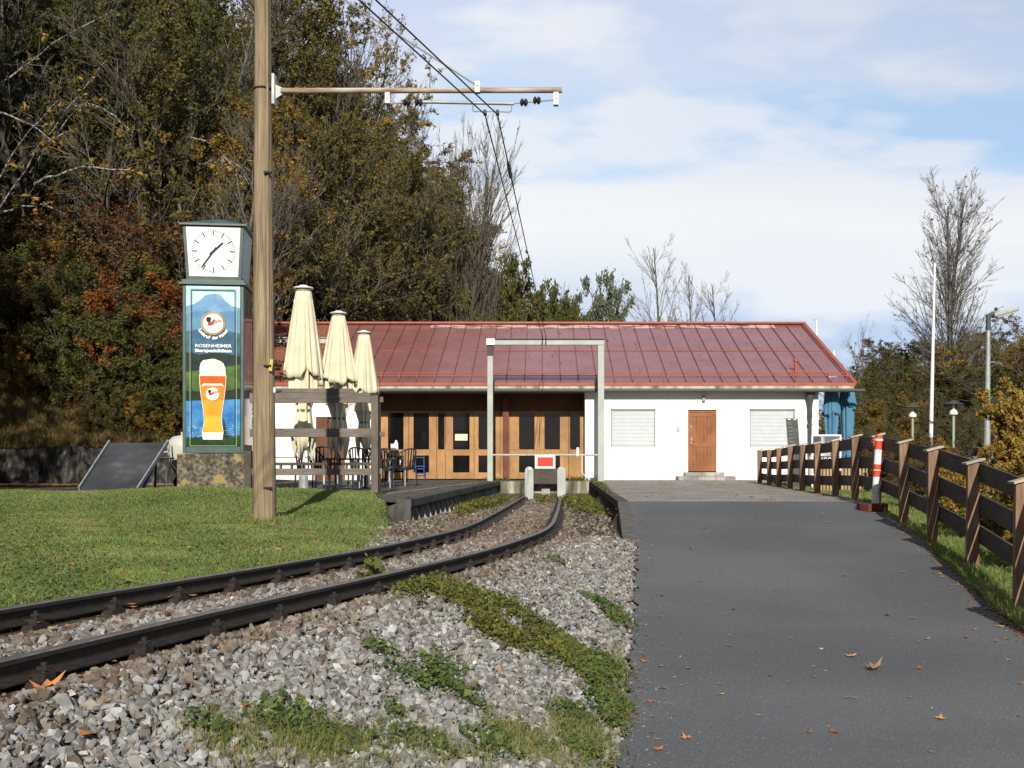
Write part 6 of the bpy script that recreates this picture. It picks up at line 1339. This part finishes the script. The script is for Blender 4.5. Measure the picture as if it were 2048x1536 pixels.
# ground cover on the ballast, patches given by their place on the slope
def patch_pts(spots, per):
    xs, ys = [], []
    for px, py, rx, ry, dens in spots:
        x0, y0, _ = hit(px, py); sx = rx / F * y0; hx, hy, _ = hit(px, py - ry); sy = max(abs(hy - y0), .03); k = int(min(per * dens * sx * sy * 4, 22000)) + 10
        xs.append(x0 + rg.normal(scale=sx * .6, size=k)); ys.append(y0 + rg.normal(scale=sy * .6, size=k))
    return np.concatenate(xs), np.concatenate(ys)
def cover(name, spots, per, size, matl, lift=.06, label=None):
    size *= .85; per *= .95
    X, Y = patch_pts(spots, per); k = (X < xle(Y) + .08); X, Y = X[k], Y[k]; u = np.abs(X - xc(Y)); k = (u > .62) | (Y > 13) | (name == 'pit_weeds'); X, Y = X[k], Y[k]
    dn = hsh(X * 7, Y * 5) + rg.normal(scale=.3, size=len(X)) > .08 - .35 * (rg.random(len(X)) < .3); X, Y = X[dn], Y[dn]
    C = np.stack([X, Y, zg(X, Y) + .02 + rg.random(len(X)) * lift], 1); V, Fq = quads(rg, C, size, .75, .55)
    return tag(np_mesh(name, V, Fq, matl, attr=rg.random(len(Fq))), kind='stuff', label=label)
band = [(840, 1180, 50, 14), (900, 1195, 50, 18), (960, 1215, 50, 22), (1010, 1240, 50, 26), (1060, 1265, 50, 26), (1100, 1295, 50, 24), (1140, 1320, 50, 24), (1180, 1350, 50, 26), (1215, 1385, 45, 28), (1235, 1420, 30, 25), (980, 1255, 50, 20), (1020, 1280, 50, 20)]
cover('yellow_ground_cover', [(a, b, c * (.8 + .45 * (i % 3)), d * (.8 + .3 * (i % 2)), .55 + .45 * (i % 2)) for i, (a, b, c, d) in enumerate(band)], 9000, .016, L_cover)
cover('green_ground_cover', [(1130, 1300, 45, 20, .7), (1160, 1340, 45, 22, .9), (1205, 1375, 40, 22, 1), (1080, 1275, 45, 18, .5), (1228, 1400, 25, 30, 1), (930, 1200, 40, 12, .4), (1190, 1330, 45, 22, .8), (1225, 1360, 40, 22, 1), (1215, 1410, 45, 25, 1), (870, 1345, 50, 20, .8), (850, 1375, 50, 22, 1.0), (890, 1390, 45, 20, .9), (1170, 1455, 60, 20, .9), (1200, 1490, 60, 25, 1), (1150, 1510, 60, 25, .8), (560, 1470, 60, 25, .6), (450, 1495, 60, 25, .8), (640, 1500, 60, 25, .6), (780, 1440, 40, 15, .5), (720, 1500, 50, 25, .6), (940, 1420, 40, 12, .5), (1120, 1130, 30, 8, .3), (1210, 1220, 40, 10, .6), (1240, 1245, 30, 12, .9), (760, 1310, 40, 14, .4), (850, 1500, 70, 20, .5), (980, 1500, 60, 22, .6), (1060, 1490, 60, 20, .8), (1220, 1450, 30, 30, 1), (600, 1440, 50, 14, .4)], 11000, .0145, L_cover_g)
cover('pit_weeds', [(750, 1160, 12, 9, .9),  (970, 1008, 30, 8, 1.2), (950, 1016, 14, 8, 1.5), (1010, 996, 25, 5, 1.0), (1165, 1010, 26, 10, 1.2), (1170, 1000, 20, 6, 1), (1090, 1003, 14, 4, .4), (752, 1160, 10, 8, .15), (745, 1140, 6, 6, .15)], 2600, .03, L_cover, .14)
X, Y = patch_pts([(560, 1500, 130, 30, 1), (450, 1520, 90, 30, 1), (700, 1505, 100, 30, .9), (1000, 1480, 30, 20, .8), (1080, 1510, 90, 25, 1), (1180, 1500, 60, 30, .8), (920, 1520, 80, 20, .7), (1240, 1330, 12, 60, .3), (1250, 1440, 14, 40, .3), (1040, 1500, 50, 25, 1.2), (1150, 1480, 60, 25, 1), (620, 1520, 60, 22, 1.2), (840, 1505, 70, 22, .8)], 7500)
tag(blades('ballast_grass', X, Y, .075, .0011, leafm('yellowing_grass', [(.16, .20, .04), (.28, .27, .07), (.36, .32, .13), (.14, .19, .04), (.42, .37, .20)], .3), 1.3), kind='stuff')
# fallen leaves
def litter(name, X, Y, Z, size, matl=L_fallen, label=None):
    C = np.stack([X, Y, Z + size * .25], 1); V, Fq = quads(rg, C, size, .62, 4, .3); return tag(np_mesh(name, V, Fq, matl, attr=rg.random(len(Fq))), kind='stuff', label=label)
n = 95; Y = 4.6 + 12 * rg.random(n) ** 1.2; X = xle(Y) + (xre(Y) - xle(Y)) * rg.random(n); litter('road_leaves', X, Y, zroad(Y) + .006, .024)
n = 1700; Y = 5 + 11 * rg.random(n) ** 1.3; sd = rg.random(n) < .08; X = np.where(sd, xle(Y) + rg.normal(scale=.10, size=n), xre(Y) + rg.normal(scale=.10, size=n)); litter('road_edge_leaves', X, Y, np.maximum(zroad(Y), zg(X, Y)) + .008, .019, L_fallen)
n = 900; Y = rg.uniform(16.6, 34, n); X = 1.4 + rg.random(n) * 8; X = np.minimum(X, np.interp(Y, [16.5, 33], [4.9, 6.2]) - rg.random(n) * 2 * 0); litter('court_leaves', X, Y, .006 + 0 * X, .028, L_fallen)
n = 900; Y = rg.uniform(17.5, 34, n); X = rg.uniform(-8, -1.5, n); k = X < wallx(Y); k &= ~((Y < 20.8) & (X < -2.8)); litter('terrace_leaves', X[k], Y[k], .006 + 0 * X[k], .03, L_brown)
n = 900; Y = 6 + 14 * rg.random(n) ** .8; X = rg.uniform(-.54, -.15, n) * Y; k = (X - xc(Y) < -.8) & ((Y < 9.8) | (X < lawnx(Y) - .1)) & ~((X > -3.3) & (Y > 17)); litter('lawn_leaves', X[k], Y[k], zg(X[k], Y[k]) + .03, .026)
n = 260; Y = 3 + 9 * rg.random(n); X = xc(Y) + rg.uniform(-.5, 3.2, n); k = X < xle(Y); litter('ballast_leaves', X[k], Y[k], zg(X[k], Y[k]) + .035, .020)
n = 6000; Y = rg.uniform(27.6, 29.2, n); X = rg.uniform(-15, -8, n); litter('slope_foot_leaves', X, Y, zg(X, Y) + .01, .05)
n = 26000; Y = rg.uniform(29.4, 40, n); X = rg.uniform(-22, -10, n); litter('bank_leaves', X, Y, zg(X, Y) + .02, .05, L_brown)
n = 1500; X = rg.uniform(RX0, RX1 - .2, n); yy = YE + (YR_ - YE) * rg.random(n) ** .8; k = (X < TX) | (rg.random(n) < .25); X, yy = X[k], yy[k]; litter('roof_leaves', X, yy, rz(yy) + .015, .028, L_brown)
n = 2600; Y = 4.6 + 11 * rg.random(n) ** 1.6; e_ = rg.random(n); X = np.where(e_ < .55, xle(Y) + rg.exponential(.10, n), np.where(e_ < .8, xre(Y) - rg.exponential(.15, n), xle(Y) + (xre(Y) - xle(Y)) * rg.random(n)))
C = np.stack([X, Y, zroad(Y) + .007], 1); V, Fq = quads(rg, C, .0045, .8, 1.5, .5); tag(np_mesh('road_grit', V, Fq, stone_m, attr=rg.random(len(Fq))), kind='stuff')
def big_leaf(px, py, size, label, col, z=None, yaw=0, curl=.4):
    x, y, zz = hit(px, py) if z is None else (*unroad(px, py), 0)
    if z is not None: zz = float(zroad(y)) + .004
    pts = [];  k = 15
    for i in range(k): a = 2 * math.pi * i / k; r_ = size * (1 + .35 * math.cos(5 * a)) * (.85 + .15 * math.cos(a)); pts.append((r_, a))
    vs = [(x, y, zz + size * .25)]; 
    for r_, a in pts: u_, v_ = r_ * math.cos(a), r_ * math.sin(a); vs.append((x + u_ * math.cos(yaw) - v_ * math.sin(yaw), y + u_ * math.sin(yaw) + v_ * math.cos(yaw), zz + size * .2 + curl * (u_ * u_ + .5 * v_ * v_) / size + .1 * size * math.sin(3 * a)))
    m = MB(); m.add(vs, [(0, i + 1, (i + 1) % k + 1) for i in range(k)]); m.tube([(x, y, zz + size * .25), (x + size * 1.5 * math.cos(yaw + .5), y + size * 1.5 * math.sin(yaw + .5), zz + .012)], size * .03, 5)
    o = m.build('fallen_leaf', flat('leaf_colour_%d' % px, col, .8), origin=(x, y, zz)); o.modifiers.new('thickness', 'SOLIDIFY').thickness = .0012
    return tag(o, label, 'leaf')
big_leaf(1745, 1343, .058, 'large curled brown leaf in the middle of the asphalt road', (.26, .16, .09), 0, .3, .8)
big_leaf(88, 1385, .055, 'large orange brown curled leaf beside the near rail on the left', (.50, .20, .07), None, .6, .6)
big_leaf(1882, 1441, .030, 'small orange leaf on the asphalt near the lower right', (.50, .24, .08), 0, 1.2, .4)
big_leaf(1700, 1315, .036, 'tan elongated leaf just above the large curled one on the road', (.48, .26, .10), 0, .1, .3)
big_leaf(1152, 1420, .034, 'orange leaf standing on the gravel near the road edge', (.55, .24, .09), None, 1.4, .5)
big_leaf(1315, 1503, .028, 'red brown leaf on the asphalt at the bottom left of the road', (.42, .14, .06), 0, .5, .3)
big_leaf(1374, 1480, .028, 'orange brown leaf on the asphalt near the bottom', (.48, .22, .08), 0, 2.2, .5)
